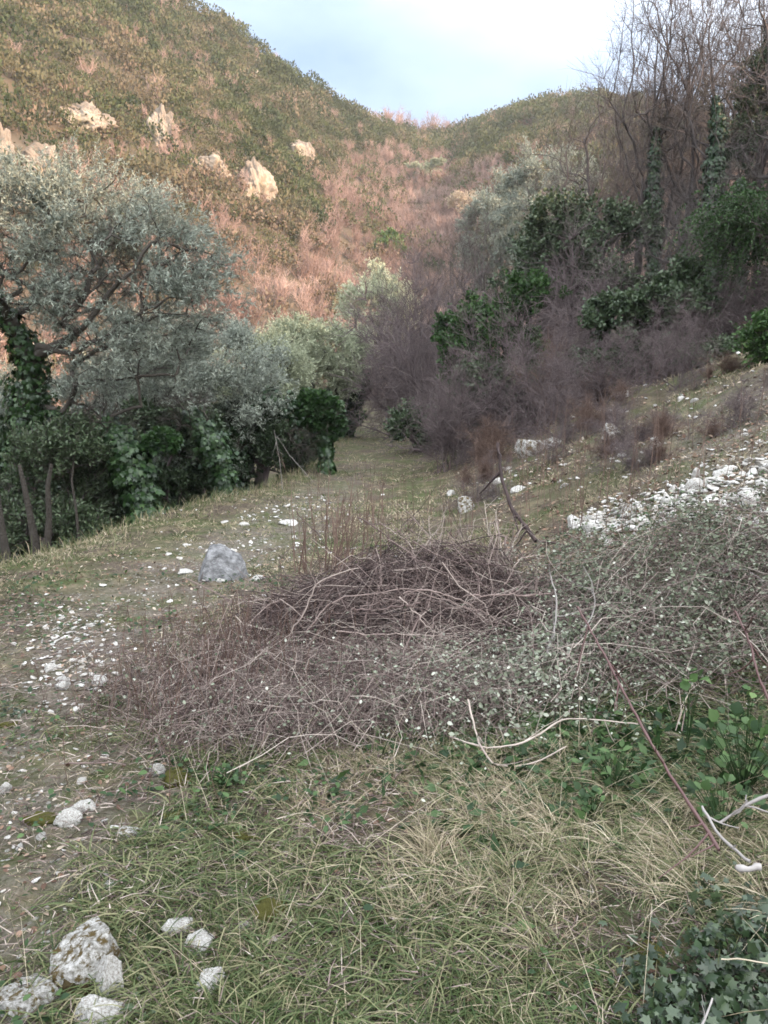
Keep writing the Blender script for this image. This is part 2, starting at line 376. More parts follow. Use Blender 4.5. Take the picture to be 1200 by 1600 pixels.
# ------------------------------------------------------------------ tree tools
def ell(g, n, c, rad, shell=.35):
    """n points in an ellipsoid, pushed outward by shell"""
    d = rvec(n, g); r = g.uniform(0, 1, n) ** (1 / 3.); r = r * (1 - shell) + shell * np.maximum(r, .8)
    return np.array(c) + d * r[:, None] * np.array(rad)
def grow(g, trunks, centers, r_trunk, r_tip=.006, bf=.25, zw=1., curl=.2):
    """joins the centres to the trunk lines into one branching skeleton"""
    N, par, plen = [], [], []
    for tr in trunks:
        tr = np.asarray(tr, float)
        j = -1
        if len(N):
            dd = np.linalg.norm(np.array(N) - tr[0], axis=1); k = int(dd.argmin())
            if dd[k] < .4: j = k
        for i, p in enumerate(tr):
            if i == 0 and j >= 0 and np.linalg.norm(N[j] - p) < .02: continue
            N.append(p); par.append(j); plen.append(0 if j < 0 else plen[j] + np.linalg.norm(p - N[j])); j = len(N) - 1
    nt_ = len(N); c = np.asarray(centers, float); n = len(c)
    if n:
        sc_ = np.array([1, 1, zw]); best = np.full(n, 1e9); bp = np.zeros(n, int); done = np.zeros(n, bool)
        def upd(k):
            d = c - N[k]; dist = np.linalg.norm(d * sc_, axis=1) + .5 * np.maximum(-d[:, 2], 0)
            cost = dist + bf * (plen[k]); m = cost < best; best[m] = cost[m]; bp[m] = k
        for k in range(nt_): upd(k)
        for _ in range(n):
            i = int(np.argmin(np.where(done, 1e9, best))); done[i] = True; k = bp[i]
            N.append(c[i]); par.append(int(k)); plen.append(plen[k] + np.linalg.norm(c[i] - N[k])); upd(len(N) - 1)
    N = np.array(N); par = np.array(par); m = len(N)
    nch = np.bincount(par[par >= 0], minlength=m); tips = max(1, (nch == 0).sum())
    e = max(1.6, math.log(tips) / math.log(r_trunk / r_tip)) if tips > 1 else 2
    A = np.where(nch == 0, r_tip ** e, 0.)
    for i in range(m - 1, 0, -1):
        if par[i] >= 0: A[par[i]] += A[i]
    rad = A ** (1 / e)
    for i in range(nt_):
        rad[i] = max(rad[i], 0)
    dirs = np.zeros_like(N); q = par >= 0; dirs[q] = unit(N[q] - N[par[q]]); dirs[~q] = [0, 0, 1]
    return N, par, rad, dirs, nt_
def wood(mb, sk, g, curl=.2, tint=.5, base_flare=1.25):
    N, par, rad, dirs, nt_ = sk; q = np.where(par >= 0)[0]; p0, p1 = N[par[q]], N[q]
    ln = np.linalg.norm(p1 - p0, axis=1)[:, None]; d0 = dirs[par[q]]; d1 = (p1 - p0) / np.maximum(ln, 1e-6)
    K = 5; t = np.linspace(0, 1, K)[None, :, None]
    big = rad[q] > .03
    m0 = (d0 * .5 + d1 * .5) * ln; m1 = d1 * ln
    C = (2*t**3 - 3*t**2 + 1) * p0[:, None] + (t**3 - 2*t**2 + t) * m0[:, None] + (-2*t**3 + 3*t**2) * p1[:, None] + (t**3 - t**2) * m1[:, None]
    C = C + (np.sin(np.pi * t) * curl * .35 * ln[:, None]) * g.normal(size=(len(q), 1, 3)) * .5 + np.sin(2 * np.pi * t) * curl * .2 * ln[:, None] * g.normal(size=(len(q), 1, 3)) * .5
    rp_ = np.minimum(rad[par[q]], rad[q] * 1.5 + .002)[:, None]; Rr = rp_ + (rad[q][:, None] - rp_) * t[..., 0]
    for sel, M in ((big, 9), (~big & (rad[q] > .012), 5), (rad[q] <= .012, 3)):
        if sel.any():
            V, F = tubes(C[sel], Rr[sel], M); mb.add(V, F, tint + g.normal(0, .03, len(V)))
def twigs(mb, P, D, g, n, L0, L1, w_, spread=.8, up=.1, tint=.5, K=2, droop=0.):
    i = g.integers(len(P), size=n); d = unit(D[i] + spread * rvec(n, g) + [0, 0, up]); Ln = g.uniform(L0, L1, n)
    C = P[i][:, None] + d[:, None] * Ln[:, None, None] * np.linspace(0, 1, K + 1)[None, :, None]
    C[:, 1:] += g.normal(size=(n, K, 3)) * (Ln * .07)[:, None, None]; C[:, :, 2] -= droop * Ln[:, None] * np.linspace(0, 1, K + 1)[None] ** 2
    rr = np.linspace(1, .45, K + 1)[None] * (w_ * g.uniform(.6, 1.2, n))[:, None]
    V, F = tubes(C, rr, 3); mb.add(V, F, np.repeat(np.clip(tint + g.normal(0, .15, n), 0, 1), (K + 1) * 3)); return C, d
def leaves(mb, P, D, g, n, size, tpl, spread=1., tint=.5, up=0., tv=.15):
    i = g.integers(len(P), size=n); d = unit(D[i] + spread * rvec(n, g) + [0, 0, up]); X, Y, Z = frame(d, rvec(n, g) + [0, 0, .8])
    s = size * g.uniform(.65, 1.25, n); V, F = place(tpl[0], tpl[1], P[i], X, Y, Z, s)
    tt = tint[i] if np.ndim(tint) else tint
    mb.add(V, F, np.repeat(np.clip(tt + g.normal(0, tv, n), 0, 1), len(tpl[0])))
def sprays(mbl, mbw, P, D, g, n, tl, leaf, tpl, per, tint=.5, up=.4, spread=.9, wr=.0022, droop=0.):
    """leafy twigs: n shoots with per leaves set along each"""
    i = g.integers(len(P), size=n); d = unit(D[i] + spread * rvec(n, g) + [0, 0, up]); Ln = tl * g.uniform(.5, 1.3, n)
    P0 = P[i] + rvec(n, g) * tl * .25
    t = np.linspace(0, 1, 4); C = P0[:, None] + d[:, None] * Ln[:, None, None] * t[None, :, None]; C[:, :, 2] -= droop * Ln[:, None] * t[None] ** 2
    if mbw is not None:
        V, F = tubes(C, np.linspace(1, .5, 4)[None] * np.full((n, 1), wr), 3); mbw.add(V, F, .5)
    tt = g.uniform(.1, 1, (n, per)); B = P0[:, None] + d[:, None] * (Ln[:, None] * tt)[..., None]; B[:, :, 2] -= droop * Ln[:, None] * tt ** 2
    ld = unit(d[:, None] * .8 + g.normal(size=(n, per, 3)) * .75).reshape(-1, 3); X, Y, Z = frame(ld, rvec(n * per, g) + [0, 0, .6])
    V, F = place(tpl[0], tpl[1], B.reshape(-1, 3), X, Y, Z, leaf * g.uniform(.7, 1.25, n * per))
    tw = np.repeat(np.clip(tint + g.normal(0, .13, n), 0, 1), per); mbl.add(V, F, np.repeat(np.clip(tw + g.normal(0, .09, n * per), 0, 1), len(tpl[0])))
def ivy_on(mb, line, rad, g, n, size=.075, tint=.4, hang=.15):
    line = np.asarray(line, float); seg = np.linalg.norm(np.diff(line, axis=0), axis=1); cs = np.concatenate([[0], seg.cumsum()])
    rad = np.broadcast_to(rad, (len(line),)); u = g.uniform(0, cs[-1], n); k = np.clip(np.searchsorted(cs, u) - 1, 0, len(seg) - 1); f = (u - cs[k]) / seg[k]
    C = line[k] + (line[k + 1] - line[k]) * f[:, None]; rr = rad[k] + (rad[k + 1] - rad[k]) * f
    rr = rr * (1 + .35 * np.sin(u * 7 + 2) * np.cos(u * 13)) ; a = g.uniform(0, 2 * np.pi, n); tdir = unit(line[k + 1] - line[k])
    A = unit(np.cross(tdir, [0.3, 1, 0.2])); B = np.cross(tdir, A); o = A * np.cos(a)[:, None] + B * np.sin(a)[:, None]
    P = C + o * (rr * g.uniform(.55, 1.15, n) ** .7)[:, None]; nrm = unit(o + .5 * rvec(n, g) + [0, 0, .3]); d = unit(rvec(n, g) * .6 + [0, 0, -.9] + o * hang)
    X = unit(np.cross(d, nrm)); Y = unit(np.cross(nrm, X)); V, F = place(IVY[0], IVY[1], P, X, Y, nrm, size * g.uniform(.6, 1.3, n))
    mb.add(V, F, np.repeat(np.clip(tint + g.normal(0, .2, n), 0, 1), len(IVY[0])))

M_BARK = ramp_mat('grey_bark', [(.025, .021, .017), (.065, .056, .047), (.16, .145, .125)], bump=1., scale=45, vary=.5, nscale=7)
M_OLIVE = ramp_mat('olive_leaves', [(.095, .11, .09), (.24, .27, .225), (.45, .48, .40)], trans=.3, rough=.6, spec=.3)
M_PALEOLIVE = ramp_mat('pale_olive_leaves', [(.17, .19, .12), (.34, .37, .25), (.52, .54, .39)], trans=.2, rough=.65, spec=.25)
M_IVY = ramp_mat('ivy_leaves', [(.009, .026, .008), (.022, .055, .013), (.06, .115, .03)], trans=.1, rough=.42, spec=.5)
M_DARKEV = ramp_mat('evergreen_leaves', [(.018, .034, .014), (.048, .075, .034), (.11, .135, .08)], trans=.12, rough=.5, spec=.4)
M_BRIGHTEV = ramp_mat('fresh_green_leaves', [(.022, .05, .014), (.05, .10, .028), (.11, .17, .055)], trans=.22, rough=.5)
M_TWIG = ramp_mat('purple_grey_twigs', [(.04, .028, .029), (.095, .072, .073), (.19, .155, .15)], rough=.8)
M_TWIGRED = ramp_mat('red_brown_twigs', [(.05, .032, .026), (.11, .07, .055), (.21, .145, .115)], rough=.8)

# ---------------- the big olive at the left
def olive(name, label, loc, trunks, blobs, g, r_trunk, n_spray, per=11, leaf=.065, tl=.26, mat=M_OLIVE, nodes=420, group=None, bare=None, ivy=None, r_tip=.007, twn=900, cat='olive tree', tint=.5, up=.5, barkm=None):
    t = thing(name, label, cat, loc, group); c = []
    vol = sum(b[1][0] * b[1][1] * b[1][2] for b in blobs)
    for ctr_, rad_ in blobs: c.append(ell(g, max(8, int(nodes * rad_[0] * rad_[1] * rad_[2] / vol)), ctr_, rad_, .3))
    c = np.concatenate(c); sk = grow(g, trunks, c, r_trunk, r_tip, bf=.22); wm = MB(); lm = MB()
    wood(wm, sk, g, .28); N, par, rad, dirs, nt_ = sk
    P, D = N[nt_:], dirs[nt_:]
    twigs(wm, P, D, g, twn, .12, .4, .0028, .9, .1)
    shell = P[np.argsort(-np.min([np.linalg.norm((P - np.array(a)) / np.array(b_), axis=1) for a, b_ in blobs], axis=0))[:int(len(P) * .8)]]
    cen = np.mean([b[0] for b in blobs], axis=0); Dl = unit(shell - cen)
    # tufts of shoots, denser in some places, so that holes stay in the crown
    wgt = .12 + vnoise(shell[:, 0] * 2.6 + shell[:, 1] * 1.3, shell[:, 2] * 2.6, 5) ** 2; idx = g.choice(len(shell), size=n_spray, p=wgt / wgt.sum())
    sprays(lm, wm, shell[idx] + g.normal(size=(n_spray, 3)) * .11, Dl[idx], g, n_spray, tl, leaf, SLIM if leaf > .05 else SLIM, per, tint, up)
    link('trunk', wm.mesh('trunk', barkm or M_BARK, True), t); link('crown', lm.mesh('crown', mat), t)
    if ivy:
        im = MB()
        for line, rr, n in ivy: ivy_on(im, line, rr, g, n)
        link('ivy', im.mesh('ivy', M_IVY), t)
    return t
def loc_at(px, d, dz=-.05): p = gy(px, d); return p + [0, 0, dz]
g3 = np.random.default_rng(5)
# frame of the big olive: pixels turned into offsets from its root at its own distance
def offs(root, px, py, d):
    return np.array([(px - 600) / 1200 * d - root[0], d - root[1], zpix(py, d) - root[2]])
rt = loc_at(20, 12.0)
T1 = [offs(rt, 20, 900, 12), offs(rt, 28, 760, 12), offs(rt, 48, 640, 12), offs(rt, 62, 560, 11.8), offs(rt, 30, 500, 11.6), offs(rt, -30, 430, 11.6)]
T2 = [T1[3], offs(rt, 130, 520, 11.2), offs(rt, 200, 440, 11.0), offs(rt, 250, 380, 11.2)]
T3 = [T1[3], offs(rt, 150, 535, 11.0), offs(rt, 230, 490, 10.8), offs(rt, 300, 490, 10.9)]
T4 = [T1[2], offs(rt, 100, 645, 11.8), offs(rt, 140, 662, 11.7), offs(rt, 175, 650, 11.5), offs(rt, 225, 635, 11.3)]
T1[0] = np.array([0, 0, -.1])
BL = [(offs(rt, 60, 400, 11.8), (1.7, 1.5, 1.05)), (offs(rt, 210, 430, 11.4), (1.35, 1.2, 1.15)), (offs(rt, 300, 450, 11.6), (.78, .8, .8)),
      (offs(rt, -120, 430, 12), (1.6, 1.5, 1.3)), (offs(rt, 200, 565, 11.4), (1.1, .9, .55)), (offs(rt, 120, 330, 12), (1.5, 1.1, .62))]
olive('olive_tree', 'big grey green olive tree at left whose sunlit crown spreads over the grass edge', rt, [T1, T2, T3, T4], BL, g3, .14, 9500, per=13, leaf=.07, tl=.25,
      nodes=900, ivy=[([T1[0], T1[1], T1[2], T1[3]], [.20, .26, .34, .30], 3800), ([T1[3], T1[4], T1[5]], [.24, .2, .12], 900), ([T1[2], T4[1]], [.12, .05], 250)], twn=4200)
# pale dead boughs reaching out under its crown are part of it already; olives further along the edge
def simple_tree(name, label, px, d, top, base_py=None, width=150, mat=M_PALEOLIVE, seed=1, ns=2600, leaf=.09, lean=0., crown0=.42, tint=.5, ivy=None, cat='olive tree', tpl=None, nodes=240, per=11, group=None, up=.5, rt_=.11, tl=.33):
    g = np.random.default_rng(seed); L0 = loc_at(px, d); H = zpix(top, d) - L0[2]; Wd = width / 1200 * d / 2
    zc = H * (crown0 + 1) / 2; rz = H * (1 - crown0) / 2
    tr = [[0, 0, -.1], [lean * .2, 0, H * .15], [lean * .5, .05, H * .3], [lean * .8, 0, H * crown0 + .1], [lean, 0, zc]]
    bl = [((lean, 0, zc), (Wd, Wd * .9, rz))] + [((lean + Wd * g.uniform(-.6, .6), Wd * g.uniform(-.5, .3), zc + rz * g.uniform(-.4, .55)), (Wd * .55, Wd * .55, rz * .5)) for _ in range(4)]
    iv = None
    if ivy: iv = [(tr[:4], ivy[0], ivy[1])]
    return olive(name, label, L0, [tr], bl, g, rt_, ns, per=per, leaf=leaf, tl=tl, mat=mat, nodes=nodes, ivy=iv, cat=cat, twn=500, group=group, up=up, tint=tint)
simple_tree('olive_tree', 'pale olive tree behind the leaning ivy trunk, right of the big olive', 330, 17, 500, width=250, seed=11, ns=5000, leaf=.085, crown0=.30, mat=M_OLIVE, tint=.6)
simple_tree('olive_tree', 'rounded silvery green olive crown above the arched dark trunk', 405, 21, 525, width=170, seed=12, ns=4200, crown0=.42)
simple_tree('olive_tree', 'pale feathery olive crown behind the round ivy clad tree', 490, 26, 505, width=150, seed=13, ns=4200, crown0=.32, leaf=.11)
simple_tree('olive_tree', 'far whitish green olive crown above the path end', 590, 48, 418, width=110, seed=14, ns=2600, leaf=.2, crown0=.30, rt_=.16, tint=.75, tl=.6)
simple_tree('olive_tree', 'small grey olive leaning behind the big olive near the left edge', 120, 19, 560, width=330, seed=15, ns=5200, leaf=.10, crown0=.25, mat=M_OLIVE, tint=.35)
simple_tree('olive_tree', 'grey green olive crown on the right slope beyond the bare saplings', 845, 38, 232, width=150, seed=16, ns=3600, leaf=.16, crown0=.35, mat=M_OLIVE, rt_=.16, tint=.5, tl=.5)
simple_tree('olive_tree', 'lower grey green olive left of its taller neighbour on the right slope', 775, 42, 275, width=110, seed=17, ns=3000, leaf=.17, crown0=.3, mat=M_OLIVE, rt_=.16, tint=.5, tl=.5)

# ---------------- dark evergreens and ivy clad trunks on the left edge
def shrub(name, label, px, d, top, width, mat, seed, n=3500, leaf=.07, tpl=OVAL, cat='shrub', tint=.4, per=9, group=None, base=None, dep=.8, tl=.25, up=.3, zb=0., droop=0., twm=M_TWIG, foot=None):
    if foot: d = float(ground(px, foot)[1])
    g = np.random.default_rng(seed); L0 = loc_at(px, d) + [0, 0, zb]; H = zpix(top, d) - L0[2]; Wd = width / 1200 * d / 2
    t = thing(name, label, cat, L0, group); c = []
    for _ in range(13):
        f_ = g.uniform(.3, .6); c.append(ell(g, 22, (g.uniform(-.7, .7) * Wd, g.uniform(-.6, .6) * Wd * dep, H * g.uniform(.15, .86)), (Wd * f_, Wd * f_ * dep, H * g.uniform(.10, .26)), .2))
    c = np.concatenate(c); c = c[c[:, 2] > .05]
    stems = [[[g.normal(0, .06), g.normal(0, .06), -.1], [g.uniform(-.3, .3) * Wd, g.uniform(-.3, .3) * Wd, H * .3]] for _ in range(4)]
    sk = grow(g, stems, c, .05, .006, bf=.3); wm, lm = MB(), MB(); wood(wm, sk, g, .25); N, par, rad, dirs, nt_ = sk
    P = N[nt_:]; D = unit(P - [0, 0, H * .3]); sprays(lm, wm, P, D, g, n, tl, leaf, tpl, per, tint, up, droop=droop)
    link('stem', wm.mesh('stem', twm, True), t); link('foliage', lm.mesh('foliage', mat), t); return t
shrub('evergreen_shrub', 'blue green evergreen shrub hanging under the big olive at left', 75, 11.3, 655, 210, M_DARKEV, 31, 3600, .065, SLIM2, tint=.55)
shrub('evergreen_shrub', 'glossy mid green shrub between the big olive and the leaning ivy trunk', 150, 12.3, 660, 150, M_DARKEV, 32, 3400, .075, tint=.7)
shrub('evergreen_shrub', 'dark shrub filling the gap behind the leaning ivy trunk', 285, 15, 640, 190, M_DARKEV, 33, 3200, .08, tint=.35)
shrub('evergreen_shrub', 'deep blue green bushy mass below the arched dark trunk', 405, 16.5, 640, 110, M_DARKEV, 34, 3400, .07, SLIM2, tint=.3)
shrub('evergreen_shrub', 'dark shrub at the left frame edge behind the forked stump', 5, 14, 640, 200, M_DARKEV, 35, 3000, .08, tint=.3)
shrub('evergreen_shrub', 'dark green shrub between the arched trunk and the round ivy clad tree', 455, 19, 660, 70, M_DARKEV, 36, 1800, .08, tint=.35)
shrub('evergreen_shrub', 'dark bush in the shade right behind the round ivy clad tree', 548, 27, 560, 60, M_DARKEV, 37, 1800, .11, tint=.3)
shrub('evergreen_shrub', 'dark undergrowth behind the ivy clad trunks in the middle of the left row', 330, 19, 620, 260, M_DARKEV, 38, 3400, .10, tint=.25)
def ivy_trunk(label, pts, d, rad, n, seed, head=None, twig=True, size=.08, name='ivy_clad_tree', tint=.4, bare=()):
    g = np.random.default_rng(seed); root = gy(pts[0][0], d); t = thing(name, label, 'ivy clad tree', root)
    line = [offs(root, a, b_, d) for a, b_ in pts]; line[0] = np.array([0, 0, -.15]); wm, im = MB(), MB()
    lines = [line] + [[offs(root, a, b_, dd) for a, b_, dd in q] for q in bare]
    cen = ell(g, 60, line[-1], (.5, .5, .4)) if twig else np.zeros((0, 3))
    sk = grow(g, lines, cen, np.mean(rad) * .55, .006, .3); wood(wm, sk, g, .35)
    if twig: twigs(wm, sk[0][sk[4]:], sk[3][sk[4]:], g, 500, .1, .35, .003)
    ivy_on(im, line, rad, g, n, size, tint)
    if head:
        for (hx, hy, rx, rz, m) in head:
            P = ell(g, m, offs(root, hx, hy, d), (rx, rx, rz), .75); D = unit(P - offs(root, hx, hy, d))
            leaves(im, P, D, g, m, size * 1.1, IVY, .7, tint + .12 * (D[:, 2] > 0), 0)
    link('trunk', wm.mesh('trunk', M_BARK, True), t); link('ivy', im.mesh('ivy', M_IVY), t); return t
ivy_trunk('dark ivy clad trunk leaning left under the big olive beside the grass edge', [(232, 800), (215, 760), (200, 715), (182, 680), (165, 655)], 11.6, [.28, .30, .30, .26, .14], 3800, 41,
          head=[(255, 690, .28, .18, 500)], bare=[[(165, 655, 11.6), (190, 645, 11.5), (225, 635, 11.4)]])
ivy_trunk('ivy covered trunk leaning left in the middle of the left tree row', [(352, 775), (348, 735), (335, 700), (315, 665), (292, 640)], 13.6, [.22, .24, .26, .22, .12], 3600, 42)
ivy_trunk('dark arched olive trunk with bare twisted boughs over a hollow', [(372, 755), (374, 700), (382, 650), (405, 622), (440, 620), (462, 650), (468, 690)], 16.4, [.22, .22, .24, .26, .24, .16, .08], 1500, 43,
          bare=[[(382, 650, 16.3), (392, 640, 16.2), (410, 655, 16.1)], [(405, 612, 16.3), (430, 606, 16.2), (455, 628, 16.1)]], tint=.15, name='dead_olive_tree')
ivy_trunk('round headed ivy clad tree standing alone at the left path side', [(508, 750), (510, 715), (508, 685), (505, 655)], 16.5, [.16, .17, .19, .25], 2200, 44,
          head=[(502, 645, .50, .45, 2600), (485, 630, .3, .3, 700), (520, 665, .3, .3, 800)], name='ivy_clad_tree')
def stump(label, px, d, seed, parts):
    g = np.random.default_rng(seed); root = gy(px, d); t = thing('tree_stump', label, 'tree trunk', root)
    for pts, r0, r1 in parts:
        C = np.array([[offs(root, a, b_, d) for a, b_ in pts]]); C = C + g.normal(size=C.shape) * .01; rr = np.linspace(r0, r1, len(pts))[None]; mb = MB()
        V, F = tubes(C, rr, 12); mb.add(V, F, .15); link('trunk', mb.mesh('trunk', M_BARK, True), t)
stump('forked grey trunk rising from the grass edge below the blue green shrub', 52, 8.9, 1, [([(46, 880), (47, 850), (42, 815), (34, 760), (30, 725)], .06, .02), ([(62, 880), (66, 850), (70, 810), (76, 760), (80, 725)], .05, .02)])
stump('short dark trunk cut by the left frame edge', 0, 8.0, 2, [([(0, 910), (0, 870), (-6, 820), (-12, 720)], .06, .02)])
stump('slender dark stem standing in the shrubs left of the leaning ivy trunk', 116, 10.6, 3, [([(114, 850), (115, 800), (112, 750), (116, 690)], .022, .012)])
# ------------------------------------------------------------------ leafless trees and shrubs of the right slope
M_SAPBARK = ramp_mat('sapling_bark', [(.03, .025, .024), (.08, .067, .064), (.17, .145, .135)], bump=.7, scale=50, vary=.4, nscale=3)
def bare_mesh(g, H, spread, stems, nodes, ntw, r0, c0=.3, zw=.42, tw=(.35, .95), twr=.0045, droop=0., thick=.0075, up=.45):
    trs = []; ce = []
    for k in range(stems):
        lean = g.normal(0, .10, 2) * H * (1 if stems > 1 else .5); b0 = g.normal(0, .05 * (stems > 1), 2); hh = H * g.uniform(.75, 1)
        z = np.linspace(0, 1, 7); wob = np.cumsum(g.normal(0, .018 * H, (7, 2)), 0) * np.minimum(z, .6)[:, None]
        tr = np.stack([b0[0] + lean[0] * z ** 1.4 + wob[:, 0], b0[1] + lean[1] * z ** 1.4 + wob[:, 1], z * hh * .8 - .1], -1); trs.append(tr)
        zc = hh * (c0 + 1) / 2; ce.append(ell(g, nodes // stems, (lean[0] * .8, lean[1] * .8, zc), (spread, spread, hh * (1 - c0) / 2), .2))
    N = grow(g, trs, np.concatenate(ce), r0, thick, bf=.35, zw=zw) if stems == 1 else None
    mb = MB(); P = []; D = []
    if N is not None:
        wood(mb, N, g, .16, .45); P, D = N[0][N[4]:], N[3][N[4]:]
    else:
        for tr, c in zip(trs, ce):
            s = grow(g, [tr], c, r0, thick, bf=.35, zw=zw); wood(mb, s, g, .16, .45); P.append(s[0][s[4]:]); D.append(s[3][s[4]:])
        P, D = np.concatenate(P), np.concatenate(D)
    C, d = twigs(mb, P, D, g, ntw, *tw, twr, .95, up * .45, .5, 3, droop)
    twigs(mb, C[:, 2], d, g, int(ntw * 1.3), tw[0] * .4, tw[1] * .5, twr * .6, .9, up * .3, .6, 2, droop)
    return mb
g4 = np.random.default_rng(77)
BT = [bare_mesh(g4, 9, 1.8, 1, 200, 1300, .13, .25, zw=.7).mesh('bare_tree', M_SAPBARK, True), bare_mesh(g4, 9, 1.3, 1, 150, 900, .10, .35, zw=.6).mesh('bare_tree', M_SAPBARK, True),
      bare_mesh(g4, 9, 1.3, 3, 210, 1300, .07, .2, zw=.7).mesh('bare_tree', M_SAPBARK, True), bare_mesh(g4, 9, 2.2, 1, 240, 1400, .15, .3, zw=.85).mesh('bare_tree', M_SAPBARK, True)]
SPOTS = [  # px, distance, top row, variant, label
 (705, 30, 285, 2, 'thin leafless sapling clump left of the pale sunlit shrub, beyond the path end'),
 (668, 27, 330, 2, 'purple grey sapling clump standing right over the end of the path'),
 (640, 33, 370, 2, 'small leafless tree in the shade just left of the purple sapling clump'),
 (760, 27, 330, 1, 'thin leafless tree rising out of the tangled green bank, leftmost of the bank'),
 (905, 30, 95, 0, 'leafless tree with wide thin crown against the sky, leftmost of the tall trees'),
 (868, 25, 245, 1, 'slim leafless tree above the dark green mound, tilting left'),
 (940, 26, 60, 3, 'tall leafless tree with fanned crown, second from the sky gap'),
 (975, 23, -10, 1, 'tall straight leafless tree with a thin pale crown left of the ivy pole tree'),
 (1015, 27, 10, 0, 'tall leafless tree right behind the ivy pole tree'),
 (1050, 22, -60, 1, 'tall slender leafless tree between the two ivy clad trunks'),
 (1085, 25, -80, 3, 'tall leafless tree with twisted limbs rising out of the frame top'),
 (1125, 21, -120, 0, 'tall leafless tree right of the thick ivy trunk, reaching out of the frame top'),
 (1165, 24, -120, 1, 'dark leafless tree beside the right frame edge'),
 (1195, 19, -200, 3, 'large leafless tree at the right frame edge with boughs crossing the sky'),
 (1030, 17.5, 220, 2, 'low leafless clump above the reddish earth cut'),
 (930, 21, 300, 2, 'leafless bushy tree in the middle of the purple thicket'),
 (835, 23, 350, 2, 'leafless clump at the left end of the purple thicket'),
 (1270, 22, -150, 0, 'leafless tree just outside the right frame edge'), (1360, 24, -100, 1, 'leafless tree farther right up the slope'),
 (1105, 30, 40, 1, 'distant thin leafless tree seen between the tall trunks'), (1000, 33, 90, 2, 'distant leafless clump on the crest of the slope'),
 (1210, 30, 60, 2, 'distant leafless clump high on the slope at the right edge')]
for i, (px, d, top, k, lab) in enumerate(SPOTS):
    L0 = loc_at(px, d); Hh = zpix(top, d) - L0[2]; o = link('bare_tree', BT[k], None, L0); s = Hh / 8.6
    o.scale = (max(s, .5) * .95,) * 2 + (s,); o.rotation_euler = (g4.normal(0, .05), g4.normal(0, .05), g4.uniform(0, 6.28))
    tag(o, lab, 'bare tree', 'leafless trees on the right slope')
# shrubs of fine twigs
def fan_shrub(g, n, L_, w_, spread, side_n, tw, droop=.25, up=.8):
    mb = MB(); a = g.uniform(0, 6.28, n); el_ = np.abs(g.normal(0, spread, n)); d = np.stack([np.sin(el_) * np.cos(a), np.sin(el_) * np.sin(a), np.cos(el_)], -1)
    Ln = L_ * g.uniform(.55, 1.05, n); t = np.linspace(0, 1, 7); P0 = g.normal(0, .12 * L_ ** .5, (n, 3)) * [1, 1, 0]
    C = P0[:, None] + d[:, None] * (Ln[:, None] * t)[..., None]; C[:, :, 2] -= droop * np.sin(el_)[:, None] * Ln[:, None] * t[None] ** 2.2
    C[:, 1:] += np.cumsum(g.normal(size=(n, 6, 3)) * (Ln * .018)[:, None, None], 1)
    V, F = tubes(C, np.linspace(1, .3, 7)[None] * (w_ * g.uniform(.5, 1.3, n))[:, None], 4); mb.add(V, F, np.repeat(g.uniform(.25, .7, n), 28))
    P = C[:, 2:].reshape(-1, 3); D = unit(np.gradient(C, axis=1))[:, 2:].reshape(-1, 3)
    C2, d2 = twigs(mb, P, D, g, side_n, tw * .4, tw, w_ * .38, .95, up * .12, .55, 3, droop * .5)
    twigs(mb, C2[:, 2], d2, g, side_n, tw * .2, tw * .55, w_ * .25, .9, up * .1, .65, 2)
    return mb
FS = [fan_shrub(g4, 20, 2.6, .015, .55, 1300, .8).mesh('bare_shrub', M_TWIG, True), fan_shrub(g4, 26, 2.4, .013, .95, 1500, .8, .6).mesh('bare_shrub', M_TWIG, True),
      fan_shrub(g4, 22, 2.2, .012, .35, 1300, .6).mesh('bare_shrub', M_TWIGRED, True)]
def setshrub(px, d, top, width, k, lab, cat='bare shrub', group='leafless shrubs along the right bank'):
    L0 = loc_at(px, d); Hh = max(zpix(top, d) - L0[2], .4); o = link('bare_shrub', FS[k], None, L0); s = .85 * Hh / (2.2 if k != 1 else 1.7); sx = width / 1200 * d / (2.3 if k != 1 else 3.2)
    o.scale = (sx, sx, s); o.rotation_euler = (0, 0, g4.uniform(0, 6.28)); tag(o, lab, cat, group); return o
for a_ in [
 (655, 24, 395, 160, 0, 'broad purple grey leafless shrub overhanging the end of the path'),
 (610, 30, 470, 110, 0, 'leafless shrub in shade where the path ends'),
 (700, 21, 430, 150, 0, 'tall grey leafless shrub with upright stems at the foot of the right bank'),
 (735, 18.5, 540, 170, 1, 'low sprawling leafless shrub beside the path, under the tall grey one'),
 (905, 19, 395, 250, 1, 'wide purple shrub with drooping fine twigs in the middle of the right slope'),
 (960, 17.5, 440, 200, 1, 'purple drooping shrub right of the widest one'),
 (850, 20, 440, 170, 1, 'purple drooping shrub left of the widest one'),
 (800, 17, 470, 150, 0, 'upright pale stemmed leafless shrub on the tangled bank'),
 (860, 15.5, 500, 120, 2, 'reddish brown leafless shrub above the mossy boulder'),
 (925, 14.0, 560, 90, 2, 'rust brown dry shrub right of the mossy boulder'),
 (915, 12.2, 610, 80, 2, 'small rust brown dry stems behind the white stone'),
 (1010, 16, 470, 160, 0, 'leafless shrub left of the reddish earth cut'),
 (1090, 15.5, 420, 170, 0, 'leafless shrub over the reddish earth cut'),
 (1180, 15, 380, 200, 0, 'leafless shrub at the right edge below the bright evergreen'),
 (770, 14.0, 640, 130, 2, 'low brown dry shrub beside the path at the foot of the bank'),
 (950, 9.6, 700, 90, 2, 'thin dry stems standing in the grass left of the stony scree'),
 (1130, 11.5, 600, 90, 2, 'dry brown stems on the right slope above the scree'),
 (560, 36, 520, 80, 0, 'distant leafless shrub on the left of the path end')]: setshrub(*a_)
